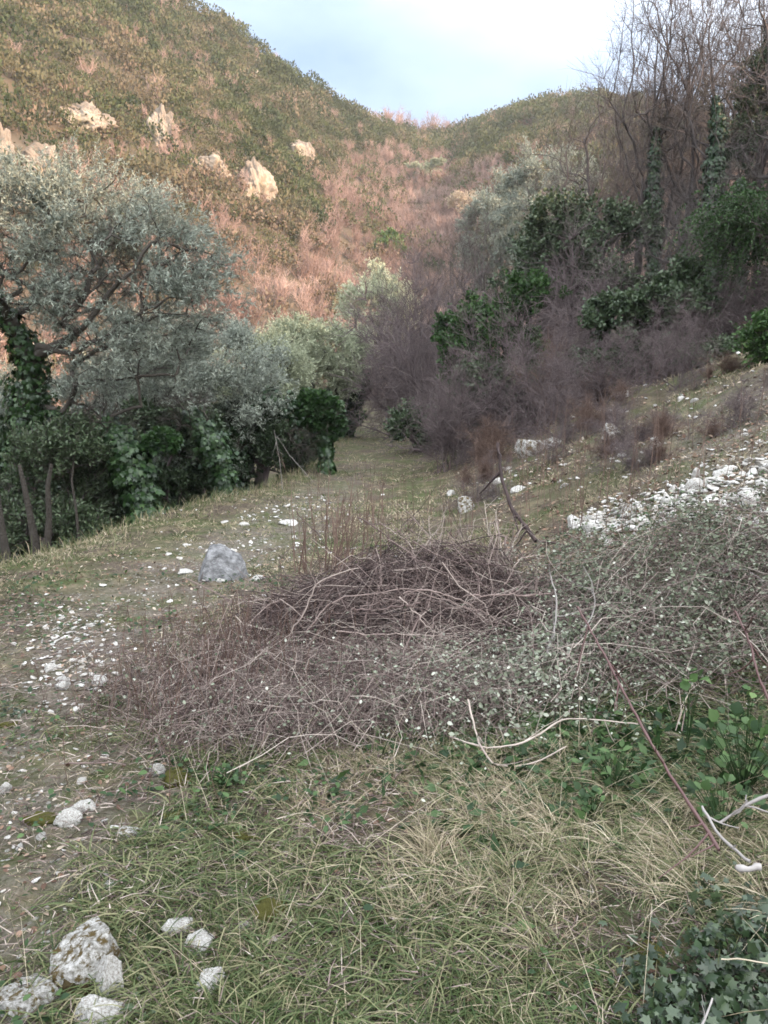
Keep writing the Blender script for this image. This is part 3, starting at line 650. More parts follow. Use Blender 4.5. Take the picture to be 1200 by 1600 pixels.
for a_ in [(700, 15.5, 560, 120, 0, 'twiggy leafless shrub at the grass edge near the path end'), (845, 14.6, 520, 150, 1, 'spreading purple shrub over the foot of the tangled bank'), (940, 13.8, 520, 130, 0, 'upright purple shrub behind the rust brown dry shrub'), (1050, 12.6, 505, 120, 1, 'sprawling shrub on the slope right of the white block'), (1060, 15.0, 455, 120, 0, 'leafless shrub growing on the upper slope in front of the reddish earth cut'), (1150, 14.5, 420, 130, 0, 'leafless shrub below the drooping evergreen on the upper slope'),
 (1000, 14.2, 500, 120, 1, 'low sprawling purple shrub at the lower end of the earth cut'), (1215, 12.0, 470, 90, 2, 'reddish dry shrub on the slope at the right frame edge'), (870, 13.2, 590, 110, 1, 'low spreading twiggy shrub just above the mossy boulder'),
 (720, 16.5, 600, 120, 1, 'spreading twiggy shrub overhanging the grass beside the path'), (780, 15.6, 560, 130, 0, 'twiggy leafless shrub in front of the vivid green bush')]: setshrub(*a_)
for k in range(34):
    px = g4.uniform(720, 1260); d = float(np.interp(px, [720, 1000, 1260], [12.5, 9.5, 8.0])) * g4.uniform(.85, 1.35); L0 = loc_at(px, d); o = link('dry_clump', FS[2 if g4.random() < .5 else 1], None, L0); s_ = g4.uniform(.10, .24)
    o.scale = (s_ * 1.3, s_ * 1.3, s_); o.rotation_euler = (0, 0, g4.uniform(0, 6.28)); tag(o, 'small dry twiggy clump growing on the rough brown slope', 'dry clump', 'dry clumps on the brown slope')
# evergreen masses on the right
shrub('evergreen_shrub', 'vivid green climbing bush in the middle of the tangled bank', 765, 18.5, 440, 170, M_BRIGHTEV, 51, 2600, .075, IVY, tint=.25, tl=.3, zb=.9)
shrub('evergreen_shrub', 'dark green ivy mound high on the slope below the tall bare trees', 885, 20.5, 322, 220, M_DARKEV, 52, 3600, .075, IVY, tint=.6, tl=.4, zb=2.2)
shrub('evergreen_shrub', 'dark green bush at the foot of the tangled bank beside the path', 655, 20, 640, 80, M_DARKEV, 53, 1800, .08, tint=.55)
shrub('evergreen_shrub', 'deep green tangle of climbers filling the lower bank', 800, 17.5, 545, 200, M_DARKEV, 54, 4200, .075, IVY, tint=.5)
shrub('evergreen_shrub', 'dark evergreen bush in the shade left of the reddish earth cut', 990, 15.5, 460, 170, M_DARKEV, 55, 2600, .08, tint=.4)
shrub('evergreen_shrub', 'glossy dark green bush between the ivy clad trunks', 1060, 15.5, 415, 90, M_DARKEV, 56, 2200, .09, tint=.5)
shrub('evergreen_tree', 'bright green evergreen with layered drooping sprays at the right frame edge', 1185, 14.5, 285, 170, M_BRIGHTEV, 57, 1300, .06, SLIM2, 'evergreen tree', tint=.15, tl=.6, up=0, droop=.75, per=20, zb=1.6)
shrub('evergreen_tree', 'dark evergreen crown high among the bare trees in the top right corner', 1160, 20, 60, 110, M_DARKEV, 58, 3600, .08, SLIM2, 'evergreen tree', tint=.4, zb=3.4)
shrub('evergreen_shrub', 'low dark shrubby ground plants on the slope below the drooping evergreen', 1110, 14.5, 545, 120, M_DARKEV, 59, 1500, .06, tint=.6)
shrub('evergreen_shrub', 'small fresh green bush on the slope at the right frame edge', 1195, 11, 510, 60, M_BRIGHTEV, 60, 800, .06, tint=.4)
shrub('evergreen_shrub', 'rounded bright green bush far off above the end of the path', 588, 42, 440, 70, M_BRIGHTEV, 61, 1800, .14, tint=.35, tl=.4, foot=505)
shrub('evergreen_shrub', 'yellow green sunlit bush at the foot of the left hill', 605, 62, 360, 60, M_BRIGHTEV, 62, 1800, .2, tint=1., tl=.5, foot=398)
M_CREAM = ramp_mat('cream_dry_leaves', [(.30, .24, .16), (.5, .42, .32), (.65, .58, .46)], trans=.2)
shrub('pale_shrub', 'cream white dry shrub catching the sun on the right of the valley', 722, 56, 298, 52, M_CREAM, 63, 1100, .16, tint=.3, tl=.5, foot=352)
shrub('pale_shrub', 'dull pale grey green shrub cresting the low rise under the saddle', 665, 75, 255, 55, M_PALEOLIVE, 64, 1200, .25, tint=.2, tl=.6, foot=282)
# ivy clad poles among the bare trees
def pole(label, pts, d, rad, n, seed): return ivy_trunk(label, pts, d, np.array(rad) * .75, int(n * 2.4), seed, name='ivy_clad_tree', size=.065, tint=.2)
pole('tall bare tree with dark ivy up its trunk, thickest pole of the right wood', [(1100, 480), (1096, 380), (1088, 290), (1092, 210), (1085, 150)], 19, [.26, .34, .32, .26, .12], 3600, 71)
pole('ivy wrapped pole like tree left of the thickest ivy trunk', [(1010, 470), (1003, 370), (1000, 270), (1001, 200)], 21, [.2, .26, .24, .12], 2200, 72)
pole('short ivy clad stem in the dark wood near the right edge', [(1140, 470), (1135, 360), (1128, 280)], 18, [.2, .24, .12], 1400, 73)
# bare trees cresting the saddle between the hills
for i, (px, s) in enumerate([(585, .55), (600, .8), (617, 1.), (633, .85), (652, .7), (668, .9), (684, .75), (700, .65), (716, .5)]):
    d = 222; L0 = gy(px, d); L0[2] = h(L0[0], L0[1]) - .5; rid = float(np.interp(np.degrees(np.arctan2(L0[0], L0[1])), _az, _rr)); k_ = (rid - 3) / np.hypot(L0[0], L0[1]); L0[:2] *= k_; L0[2] = float(h(L0[0], L0[1])) - .4
    if i == 0:
        V, F = baretree_template(420, g4); m_ = MB(); m_.add(V, F, .35); rm = m_.mesh('ridge_tree', M_FARTWIG)
    o = link('ridge_tree', rm, None, L0); o.scale = (6.0 * s, 6.0 * s, 7.0 * s); o.rotation_euler = (0, 0, i * 1.3)
    tag(o, 'feathery leafless tree on the skyline of the saddle between the two hills', 'bare tree', 'bare trees on the saddle skyline')
# ------------------------------------------------------------------ rocks
def rock_mat(name, cols, moss=0., mosscol=(.10, .10, .02), sc1=3., bump=.8, spots=0.):
    m = bpy.data.materials.new(name); m.use_nodes = True; t = m.node_tree; t.nodes.clear(); N = t.nodes.new; K = t.links.new
    o = N('ShaderNodeOutputMaterial'); p = N('ShaderNodeBsdfPrincipled'); p.inputs['Roughness'].default_value = .9; p.inputs['Specular IOR Level'].default_value = .15
    co = N('ShaderNodeTexCoord')
    def noise(s, d=6, r=.65):
        n = N('ShaderNodeTexNoise'); n.inputs['Scale'].default_value = s; n.inputs['Detail'].default_value = d; n.inputs['Roughness'].default_value = r; K(co.outputs['Object'], n.inputs['Vector']); return n.outputs['Fac']
    r = N('ShaderNodeValToRGB'); r.color_ramp.elements[0].position = .32; r.color_ramp.elements[1].position = .62
    e = r.color_ramp.elements.new(.46)
    for e, c in zip(sorted(r.color_ramp.elements, key=lambda e: e.position), cols): e.color = (*c, 1)
    K(noise(sc1), r.inputs['Fac']); c = r.outputs['Color']
    def over(c, f, a, b, col):
        mr = N('ShaderNodeMapRange'); mr.inputs['From Min'].default_value = a; mr.inputs['From Max'].default_value = b; K(f, mr.inputs['Value'])
        x = N('ShaderNodeMix'); x.data_type = 'RGBA'; K(mr.outputs['Result'], x.inputs['Factor']); K(c, x.inputs['A']); x.inputs['B'].default_value = (*col, 1); return x.outputs['Result']
    if spots: c = over(c, noise(sc1 * 3.3, 4, .6), .55, .70, (.20, .185, .165))
    if moss: c = over(c, noise(sc1 * .45, 6, .7), .60 - moss * .2, .68 - moss * .2, mosscol)
    K(c, p.inputs['Base Color']); b = N('ShaderNodeBump'); b.inputs['Strength'].default_value = bump; b.inputs['Distance'].default_value = .12 / sc1; K(noise(sc1 * 4, 10, .7), b.inputs['Height'])
    K(b.outputs['Normal'], p.inputs['Normal']); K(p.outputs['BSDF'], o.inputs['Surface']); return m
M_WHITE = rock_mat('white_limestone', [(.17, .145, .115), (.38, .36, .33), (.60, .59, .565)], sc1=9, spots=1)
M_LICHEN = rock_mat('lichen_limestone', [(.10, .09, .07), (.27, .26, .235), (.52, .51, .49)], moss=.5, mosscol=(.085, .06, .022), sc1=7, spots=1)
M_BOULD = rock_mat('grey_boulder_stone', [(.09, .088, .088), (.16, .16, .163), (.30, .30, .305)], sc1=3.2, bump=.9)
M_CLIFF = rock_mat('tan_cliff_rock', [(.06, .048, .036), (.15, .122, .095), (.28, .235, .185)], moss=.15, mosscol=(.12, .09, .04), sc1=.35, bump=1.)
M_MOSS = ramp_mat('yellow_moss', [(.06, .06, .012), (.12, .115, .02), (.2, .18, .04)], bump=1., scale=90, vary=.6, nscale=20)
def rock_mesh(name, g, mat, n=14, planes=11, rough=.10, sq=(1, 1, .7), freq=2.2):
    u = np.linspace(-1, 1, n); a, b_ = np.meshgrid(u, u, indexing='ij'); o = np.ones_like(a); V = []; F = []
    for k, (A, B, C) in enumerate([(a, b_, o), (b_, a, -o), (o, a, b_), (-o, b_, a), (b_, o, a), (a, -o, b_)]):
        V.append(np.stack([A, B, C], -1).reshape(-1, 3)); i, j = np.meshgrid(np.arange(n - 1), np.arange(n - 1), indexing='ij'); q = i * n + j + k * n * n
        F.append(np.stack([q, q + n, q + n + 1, q + 1], -1).reshape(-1, 4))
    V = np.concatenate(V); F = np.concatenate(F); key = np.round(V * 1e4).astype(np.int64); _, idx, inv = np.unique(key, axis=0, return_index=True, return_inverse=True)
    V = V[idx]; F = inv.reshape(-1)[F]; D = unit(V)
    Pn = rvec(planes, g); dist = g.uniform(.62, 1., planes); r = np.full(len(D), 1.25); c = D @ Pn.T
    r = np.minimum(r, np.min(np.where(c > .15, dist / np.maximum(c, .15), 9), axis=1))
    s = g.integers(1000); nn = fbm(D[:, 0] * freq + D[:, 2] * 1.3, D[:, 1] * freq - D[:, 2] * 1.7, s, 4) + .5 * fbm(D[:, 2] * freq * 3, (D[:, 0] + D[:, 1]) * freq * 3, s + 5, 3)
    V = D * (r * (1 + rough * nn))[:, None] * np.array(sq)
    m = MB(); m.add(V, F, .5); me = m.mesh(name, mat, False); return me
g5 = np.random.default_rng(9)
def rock_at(label, px, py, wpx, hpx, mat, seed, n=22, rough=.14, planes=12, name='rock', cat='rock', sink=.3, group=None, sy=.9, rot=None, freq=2.2, P=None, tilt=0.):
    g = np.random.default_rng(seed); P = ground(px, py) if P is None else P; d = np.linalg.norm(P - [0, 0, EYE]); rx = wpx / 1200 * d / 2; rz = hpx / 1200 * d / 2
    me = rock_mesh(name, g, mat, n, planes, rough, (1, 1, 1), freq); o = link(name, me, None, P + [0, rx * sy * .5, rz * (1 - sink) - rz * .25])
    o.scale = (rx, rx * sy, rz * 1.12); o.rotation_euler = (tilt, 0, g.uniform(-.6, .6) if rot is None else rot); return tag(o, label, cat, group)
# the grey boulder on the path: a pyramid leaning left
def boulder():
    g = np.random.default_rng(3); P = ground(345, 905); d = P[1]; s = 34 / 1200 * d
    me = rock_mesh('boulder', g, M_BOULD, 34, 3, .07, (1, 1, 1), 1.7); V = np.empty(len(me.vertices) * 3); me.vertices.foreach_get('co', V); V = V.reshape(-1, 3)
    D = unit(V); pl = np.array([[.62, -.25, .68], [-.93, -.2, .28], [.15, -.85, .35], [.1, .9, .35], [.9, .3, .15], [-.35, -.5, .85], [0, 0, -1], [.75, -.6, .3]]); pl = unit(pl); ds = np.array([.80, .80, .80, .7, .90, .96, .8, .86])
    c = D @ pl.T; r = np.min(np.where(c > .1, ds / np.maximum(c, .1), 9), axis=1); r0 = np.linalg.norm(V, axis=1) / 1.0
    r = r * (1 + .05 * fbm(D[:, 0] * 3 + 4, D[:, 2] * 3 + D[:, 1] * 2, 8, 4)); V = D * np.minimum(r, 1.35)[:, None]; me.vertices.foreach_set('co', V.ravel()); me.update()
    o = link('boulder', me, None, P + [0, s * .5, s * .5]); o.scale = (s * 1.12, s * .95, s * .84); tag(o, 'large grey pyramid shaped boulder with a pale tip standing on the stony track', 'boulder')
boulder()
# near rocks
NEAR = [('white lichen crusted top of the mossy rock in the lower left corner', 120, 1518, 118, 66, M_LICHEN, 45), ('white lower shoulder of the mossy rock in the lower left corner', 170, 1560, 50, 66, M_WHITE, 2),
 ('slanting white rock ledge at the very lower left corner of the frame', 28, 1596, 92, 44, M_LICHEN, 3), ('white rock cut by the bottom frame edge', 158, 1606, 76, 36, M_WHITE, 4),
 ('squarish white stone in the grass, left of a twin pair', 275, 1462, 44, 32, M_WHITE, 5), ('pointed white stone in the grass, right of a twin pair', 312, 1492, 50, 30, M_WHITE, 6),
 ('small upright white stone right of the twin pair', 381, 1462, 20, 24, M_WHITE, 7), ('little white triangular stone farthest right of the bottom row', 427, 1482, 22, 22, M_WHITE, 8),
 ('flat white stone half sunk in grass under the twin pair', 325, 1545, 48, 30, M_WHITE, 9), ('rusty white stone in the thin grass above the mossy rock', 202, 1315, 46, 28, M_LICHEN, 10),
 ('long white stone beside the bare track at left', 124, 1272, 40, 20, M_WHITE, 11), ('flat white stone just below the long one at left', 104, 1292, 40, 24, M_WHITE, 12),
 ('white stone at the left frame edge on bare soil', 5, 1242, 26, 20, M_WHITE, 13), ('small pale stone in grass under the dead stems', 242, 1212, 30, 18, M_WHITE, 14),
 ('flat pale stone in the grass below the rusty one', 170, 1388, 28, 12, M_WHITE, 15), ('tiny white stone under the left track side', 30, 1330, 14, 12, M_WHITE, 16),
 ('pale squarish stone on the track, nearest of the white stone patch', 153, 1074, 26, 22, M_WHITE, 17), ('flat pale grey stone at the left of the white stone patch', 95, 1076, 36, 16, M_WHITE, 18),
 ('white stone above the left frame track in the stone patch', 75, 1050, 24, 14, M_WHITE, 19),
 ('low white stone left in front of the grey boulder', 288, 897, 24, 9, M_WHITE, 20), ('white stone right in front of the grey boulder', 345, 910, 18, 8, M_WHITE, 21), ('white stones flat in grass right of the grey boulder', 402, 906, 28, 9, M_WHITE, 22),
 ('round white rock in the grass at the foot of the bank, behind the brambles', 900, 824, 36, 26, M_WHITE, 23), ('broad pale rock at the left end of the scree', 985, 808, 44, 24, M_LICHEN, 24),
 ('white block on the slope below the reddish earth cut', 976, 622, 26, 20, M_WHITE, 25), ('mossy pale boulder at the foot of the tangled bank', 832, 712, 62, 42, M_LICHEN, 26),
 ('knobbly pale rock right of the mossy boulder', 865, 700, 44, 24, M_LICHEN, 27), ('pale rock on the brown slope in the middle of the bank', 958, 683, 34, 28, M_LICHEN, 28),
 ('small white stone right of the pale slope rock', 1002, 680, 14, 12, M_WHITE, 29), ('white stone behind the brush pile near the leaning stick', 780, 756, 26, 14, M_WHITE, 30),
 ('white stone left of the leaning stick', 706, 774, 16, 13, M_WHITE, 31), ('broad white slab right of the leaning stick', 810, 768, 30, 11, M_WHITE, 32),
 ('pale greyish rock rising behind the brush pile', 728, 800, 40, 30, M_LICHEN, 33), ('rounded white rock above the scree', 1088, 745, 18, 16, M_WHITE, 34),
 ('white stones in a clump up the track beyond the grey boulder', 455, 820, 40, 10, M_WHITE, 35), ('white flat stone on the track left of the far clump', 382, 822, 20, 8, M_WHITE, 36),
 ('pale stone on the track behind the grey boulder', 350, 818, 16, 7, M_WHITE, 37), ('small white stone between track and brush pile', 510, 812, 10, 8, M_WHITE, 38)]
for lab, px, py, wp, hp, mat, sd in NEAR: rock_at(lab, px, py, wp * .80, hp * .95, mat, sd + 100, n=26 if wp > 40 else 16, sink=.42 if sd > 1 else .2, name='stone' if wp < 60 else 'rock', cat='stone' if wp < 60 else 'rock')
P = ground(135, 1560); o = rock_at('brown and green moss cushion draped over the rock in the lower left corner', 134, 1556, 84, 44, M_MOSS, 140, rough=.5, planes=30, n=30, name='moss_cushion', cat='moss', sink=.55)
o.data.materials[0] = ramp_mat('brown_moss', [(.035, .022, .01), (.075, .05, .018), (.10, .10, .025)], bump=1., scale=60, vary=.9, nscale=14)
for i, (lab, px, py, wp, hp) in enumerate([('round yellow green moss cushion below the dead stems', 280, 1228, 48, 26), ('yellow green moss patch in the grass under the moss cushion', 382, 1322, 46, 20),
    ('long olive moss patch above the grass near the white stones', 415, 1442, 60, 34), ('flat moss patch at the left by the long white stone', 60, 1290, 40, 14), ('small moss patch left of the round moss cushion', 272, 1285, 34, 20),
    ('yellow moss at the left frame edge', 8, 1138, 26, 12), ('light green moss tuft beside the ivy patch', 1010, 1500, 40, 30)]):
    rock_at(lab, px, py, wp, hp, M_MOSS, 160 + i, rough=.25, name='moss_cushion', cat='moss', sink=.55)
# loose stones: one by one, copies of eight shapes
SM = [rock_mesh('small_stone', g5, M_WHITE, 8, 9, .15, (1, .85, .6)) for _ in range(8)]
def loose(n, fx, lab, grp, smin, smax, name='small_stone'):
    k = 0
    while k < n:
        x, y = fx(); z = float(h(x, y)); s = smin + (smax - smin) * g5.random() ** 3
        o = link(name, SM[g5.integers(8)], None, (x, y, z - s * .05)); o.scale = (s, s, s * g5.uniform(.6, 1.)); o.rotation_euler = (g5.normal(0, .3), g5.normal(0, .3), g5.uniform(0, 6.28))
        tag(o, lab, 'stone', grp); k += 1
def f_path():
    while True:
        y = 1.7 + 12 * g5.random() ** 1.5; x = path_x(y) + g5.normal(0, .42)
        if vnoise(x * 1.6, y * 1.1, 91) > .42: return x, y
def f_patch():   # the white patch of stones at px 100, row 1040
    px, py = g5.normal(110, 42), g5.normal(1015, 45); P = ground(float(np.clip(px, -60, 260)), float(np.clip(py, 930, 1120))); return P[0], P[1]
def f_scree():
    while True:
        px = g5.uniform(900, 1330); c = np.interp(px, [900, 1000, 1100, 1200, 1330], [822, 806, 775, 755, 730]); py = g5.normal(c, np.interp(px, [900, 1200], [9, 34])); P = ground(float(px), float(py))
        if P[1] < 16: return P[0], P[1]
def f_slope():
    px, py = g5.uniform(700, 1230), 0
    py = g5.uniform(np.interp(px, [700, 1230], [700, 520]), np.interp(px, [700, 1230], [800, 720])); P = ground(float(px), float(py)); return P[0], P[1]
def f_track():
    P = ground(float(g5.uniform(200, 640)), float(g5.uniform(790, 880))); return P[0], P[1]
loose(70, f_path, 'small white limestone chip strewn along the grassy track', 'small stones along the track', .006, .032)
loose(50, f_patch, 'small white stone in the stone patch on the left of the track', 'stones of the white patch on the track', .008, .038)
loose(24, f_track, 'small white stone in the short grass beyond the grey boulder', 'stones in the short grass beyond the boulder', .012, .045)
loose(88, f_scree, 'white limestone chunk in the scree on the right slope', 'scree stones on the right slope', .02, .11)
loose(50, f_slope, 'pale stone strewn on the brown slope above the brambles', 'stones strewn on the brown slope', .012, .09)
gm = MB()
SV = np.empty(len(SM[0].vertices) * 3); SM[0].vertices.foreach_get('co', SV); SFc = np.empty(len(SM[0].polygons) * 4, np.int32); SM[0].polygons.foreach_get('vertices', SFc)
pts = np.array([f_path() for _ in range(380)] + [f_patch() for _ in range(220)] + [f_scree() for _ in range(650)] + [f_track() for _ in range(60)] + [f_slope() for _ in range(240)])
zz = h(pts[:, 0], pts[:, 1]); X_ = rvec(len(pts), g5) * [1, 1, .3]; X_, Y_, Z_ = frame(X_, rvec(len(pts), g5) * .4 + [0, 0, 1])
dd_ = np.hypot(pts[:, 0], pts[:, 1])
V, F = place(SV.reshape(-1, 3) * [1, 1, .7], SFc.reshape(-1, 4), np.column_stack([pts, zz + .001 * dd_]), X_, Y_, Z_, g5.uniform(.003, .010, len(pts)) * (1 + .28 * dd_ * g5.random(len(pts))))
gm.add(V, F, .5); sp_ = np.array([f_scree() for _ in range(480)]); X2, Y2, Z2 = frame(rvec(480, g5) * [1, 1, .3], rvec(480, g5) * .5 + [0, 0, 1])
V, F = place(SV.reshape(-1, 3) * [1, .85, .65], SFc.reshape(-1, 4), np.column_stack([sp_, h(sp_[:, 0], sp_[:, 1]) + .01]), X2, Y2, Z2, .012 + .045 * g5.random(480) ** 2); gm.add(V, F, .5); tag(link('gravel', gm.mesh('gravel', M_WHITE)), 'fine white limestone gravel and crumbs between the grass', 'gravel', kind='stuff')
# outcrops on the hills
for i, (lab, px, py, wp, hp) in enumerate([('sunlit tan crag high on the left hill, upper left of the others', 125, 185, 85, 62), ('steep tan rock face left of the hill centre', 248, 198, 62, 80),
    ('small pale rock near the top of the left hill', 385, 115, 36, 22), ('broad pale outcrop on the lower hill, left of its cleft neighbour', 322, 262, 84, 60), ('small pale block above the broad outcrop', 330, 240, 34, 20),
    ('slanting pale rock rib on the lower hill', 398, 280, 60, 90), ('small round rock on the right part of the left hill', 465, 235, 54, 52), ('little rock under the round rock on the left hill', 462, 284, 20, 14),
    ('large sunlit tan rock at the left behind the olive crown', 60, 262, 74, 70), ('steep grey tan rock at the left frame edge above the olive', -4, 240, 44, 80), ('orange rock slab behind the olive crown, below the large tan rock', 45, 330, 90, 60), 
    ('orange lit bare rock between the tree trunks on the right hill', 975, 190, 55, 26), ('small orange rock on the right hill right of the other one', 1035, 205, 30, 20),
    ('small tan rock low on the left hill, left of the rib', 300, 248, 18, 12)]):
    P = ground(px, py + hp * .35); rock_at(lab, px, py, wp * 1.0, hp * .95, M_CLIFF, 200 + i, n=46, rough=.26, planes=30, name='rock_outcrop', cat='rock outcrop', P=P, sink=.3, sy=.8, freq=3.4)
# ------------------------------------------------------------------ grass, dead stems, brush pile, brambles
M_GRASS = ramp_mat('grass_blades', [(.018, .036, .010), (.06, .085, .028), (.15, .155, .075), (.31, .25, .17), (.52, .45, .34)], trans=.12, rough=.6, spec=.25, vary=.12, nscale=2.)
M_DEAD = ramp_mat('dead_stems', [(.03, .02, .019), (.085, .058, .053), (.20, .15, .135), (.42, .36, .31)], rough=.8, vary=.15, nscale=4)
M_LITTER = ramp_mat('leaf_litter', [(.07, .04, .028), (.16, .095, .065), (.26, .18, .13), (.42, .36, .29)], rough=.8, trans=.1)
M_GREYLEAF = ramp_mat('bramble_leaves', [(.045, .055, .035), (.11, .125, .08), (.20, .22, .16), (.45, .46, .39)], rough=.6, trans=.15)
M_WEED = ramp_mat('weed_leaves', [(.012, .03, .010), (.03, .06, .02), (.07, .12, .04)], rough=.5, trans=.2)
g6 = np.random.default_rng(66)
def wedge(n, y0, y1, g, m=1.15, x0=None, x1=None, pw=1.):
    """random ground points inside the view wedge (a margin wider than the frame)"""
    y = y0 + (y1 - y0) * g.random(n) ** pw; k = (.56 * m) * y + .25; x = g.uniform(-1, 1, n) * k
    return x, y
def pxpy(x, y, z):
    v = np.stack([x, y, z - EYE], -1); f = v @ FW; return 600 + v[..., 0] / f * 1200, 800 - (v @ UP) / f * 1200
def pxpts(n, px0, px1, py0, py1, g):
    """ground points spread over an area given by picture rows and columns; each point is put on the terrain"""
    out_ = []; 
    for _ in range(n):
        P = ground(float(g.uniform(px0, px1)), float(g.uniform(py0, py1)), 40); out_.append(P)
    return np.array(out_)
PILE = ground(640, 1010); PILE[1] += .25; PILE[2] = float(h(PILE[0], PILE[1]))
def pile_d(x, y): return np.sqrt(((x - PILE[0]) / .9) ** 2 + ((y - PILE[1]) / .75) ** 2)
IVC = ground(1290, 1690, 12)
def ivy_d(x, y):
    return np.sqrt(((x - IVC[0]) / .48) ** 2 + ((y - IVC[1]) / .42) ** 2)
def reg(x, y):
    """how much of each cover grows at a spot: path, dead stems, brambles"""
    p = smooth(1.35 - np.abs(x - path_x(y) + .15) / np.interp(y, [0, 3, 6, 12, 40], [.55, .62, .75, .7, .5])) * (.12 + .88 * smooth((12.5 - y) / 5))
    dead = smooth(1.5 - np.sqrt(((x + .30) / 1.15) ** 2 + ((y - 3.9) / .85) ** 2) * 1.15) * smooth((y - 2.85) / .8 + 1.1 * fbm(x * 2.2, y * 2.2, 71, 3))
    br = smooth((x - .55 - .2 * (y < 3.6)) / .5) * smooth((y - 3.35) / .5) * smooth((5.7 - .22 * (x - 1) - y) / .5)
    return p, dead, br
# ---- grass
def grass(n_t, y0, y1, per, len_, wid, K, seed, m=1.15, pw=1., straw=0.):
    g = np.random.default_rng(seed); x, y = wedge(n_t, y0, y1, g, m, pw=pw); p, dead, br = reg(x, y)
    patch = fbm(x * 1.1, y * 1.1, 81, 3); dens = np.clip(.56 + 1.5 * patch + .5 * fbm(x * 5, y * 5, 84, 2), .04, 1)
    slope = smooth((x - bank_x(y) - 1.0) / 2) * (y > 6)
    keep = g.random(n_t) < dens * (1 - .62 * p) * (1 - .6 * dead) * (1 - .72 * br) * (pile_d(x, y) > .85) * (ivy_d(x, y) > 1) * (1 - .35 * slope) * (x > edge_x(y) - .5)
    x, y, p, br, slope = x[keep], y[keep], p[keep], br[keep], slope[keep]; n = len(x); N = n * per
    long_ = smooth((x + .75 + .15 * fbm(x * 2, y * 2, 5)) / .5) * smooth((3.6 - y) / .6)         # the long fading grass of the near right
    ht = len_ * (.42 + .42 * long_) * (1 - .5 * p) * g.uniform(.6, 1.3, n) * (1 + .3 * fbm(x * .8, y * .8, 82, 2))
    sp = .022 + .04 * g.random(n) + .01 * y
    i = np.repeat(np.arange(n), per); a = g.uniform(0, 6.28, N); rr = np.abs(g.normal(0, 1, N))
    bx, by = x[i] + np.cos(a) * rr * sp[i], y[i] + np.sin(a) * rr * sp[i]
    P = np.stack([bx, by, h(bx, by) - .004], -1); lean = g.uniform(.2, 1.5, N) * (.7 + .3 * long_[i])
    yaw = a + g.normal(0, .9, N); tl_ = g.uniform(-1, 1, n)[i] * .35
    D = np.stack([np.cos(yaw) * lean + tl_, np.sin(yaw) * lean, np.ones(N)], -1)
    L_ = ht[i] * g.uniform(.45, 1.25, N); bend = np.stack([np.cos(yaw), np.sin(yaw), -np.ones(N) * 1.2], -1) * (g.uniform(.1, .6, N))[:, None]
    st = np.clip(.40 + straw + .8 * fbm(x * 1.9 + 9, y * 1.9, 83, 4) + .38 * slope + .12 * long_ + g.normal(0, .16, n), 0, 1)
    dr = g.random(N) < np.clip(.24 + .10 * long_ + 1.1 * fbm(x * 2.3 + 4, y * 2.3, 86, 3) + .08, .08, .9)[i]
    t_ = np.clip(np.where(dr, .62 + .30 * g.random(N), st[i] * .8 + g.normal(0, .1, N)), 0, 1)
    V, F = ribbons(P, D, L_, wid * g.uniform(.6, 1.3, N), bend, K); mb = MB(); mb.add(V, F, np.repeat(t_, (K + 1) * 2)); return mb
tag(link('grass', grass(17000, 1.0, 4.2, 14, .125, .0030, 4, 301, pw=.9).mesh('grass', M_GRASS)), 'long half faded grass in loose tufts covering the near ground', 'grass', kind='stuff')
tag(link('grass', grass(9000, 4.2, 9.5, 9, .17, .0065, 3, 302, pw=.9).mesh('grass', M_GRASS)), 'short grass of the track and the foot of the slope around the boulder', 'grass', kind='stuff')
tag(link('grass', grass(15000, 9.5, 32, 7, .20, .013, 2, 303, pw=1.2, straw=.14).mesh('grass', M_GRASS)), 'far short faded grass on the track end and the brown slope', 'grass', kind='stuff')
g = np.random.default_rng(5); x, y = wedge(60000, 1.0, 6.0, g, 1.1, pw=.8); p, dd, br = reg(x, y); q = g.random(60000) > .55 * p; x, y = x[q], y[q]; n = len(x)
D = rvec(n, g) * [1, 1, .12] + [0, 0, .1]; mb = MB(); V, F = ribbons(np.stack([x, y, h(x, y) + g.uniform(.002, .03, n)], -1), D, g.uniform(.02, .10, n), g.uniform(.0015, .0045, n), rvec(n, g) * .2 - [0, 0, .1], 2); mb.add(V, F, np.repeat(g.uniform(0, 1, n) ** 1.2, 6))
tag(link('thatch', mb.mesh('thatch', M_DEAD)), 'flattened dead grass and stem bits lying on the soil', 'thatch', kind='stuff')
g = np.random.default_rng(15); x, y = wedge(9000, 1.0, 4.0, g, 1.1, pw=.8); p, dd, br = reg(x, y); q = (g.random(9000) > .9 * p) & (fbm(x * 1.4, y * 1.4, 88, 3) > -.1) & (ivy_d(x, y) > 1); x, y = x[q], y[q]; i = np.repeat(np.arange(len(x)), 6); n = len(i)
bx, by = x[i] + g.normal(0, .02, n), y[i] + g.normal(0, .02, n); a = g.uniform(0, 6.28, n); mb = MB()
V, F = ribbons(np.stack([bx, by, h(bx, by)], -1), np.stack([np.cos(a) * .8, np.sin(a) * .8, g.uniform(.5, 1.4, n)], -1), g.uniform(.05, .15, n), g.uniform(.004, .0075, n), np.stack([np.cos(a), np.sin(a), -np.ones(n) * 1.3], -1) * .45, 4); mb.add(V, F, np.repeat(g.uniform(.05, .6, n), 10))
tag(link('grass', mb.mesh('grass', M_GRASS)), 'broader fresh green blades low between the faded grass', 'grass', kind='stuff')
g = np.random.default_rng(25); x, y = wedge(900, 1.3, 4.4, g, 1.05, pw=.8); p, dd, br = reg(x, y); q = (p < .3) & (br < .4) & (fbm(x * 1.2 + 7, y * 1.2, 89, 2) > .02) & (ivy_d(x, y) > 1.1); x, y = x[q][:60], y[q][:60]; i = np.repeat(np.arange(len(x)), 46); n = len(i)
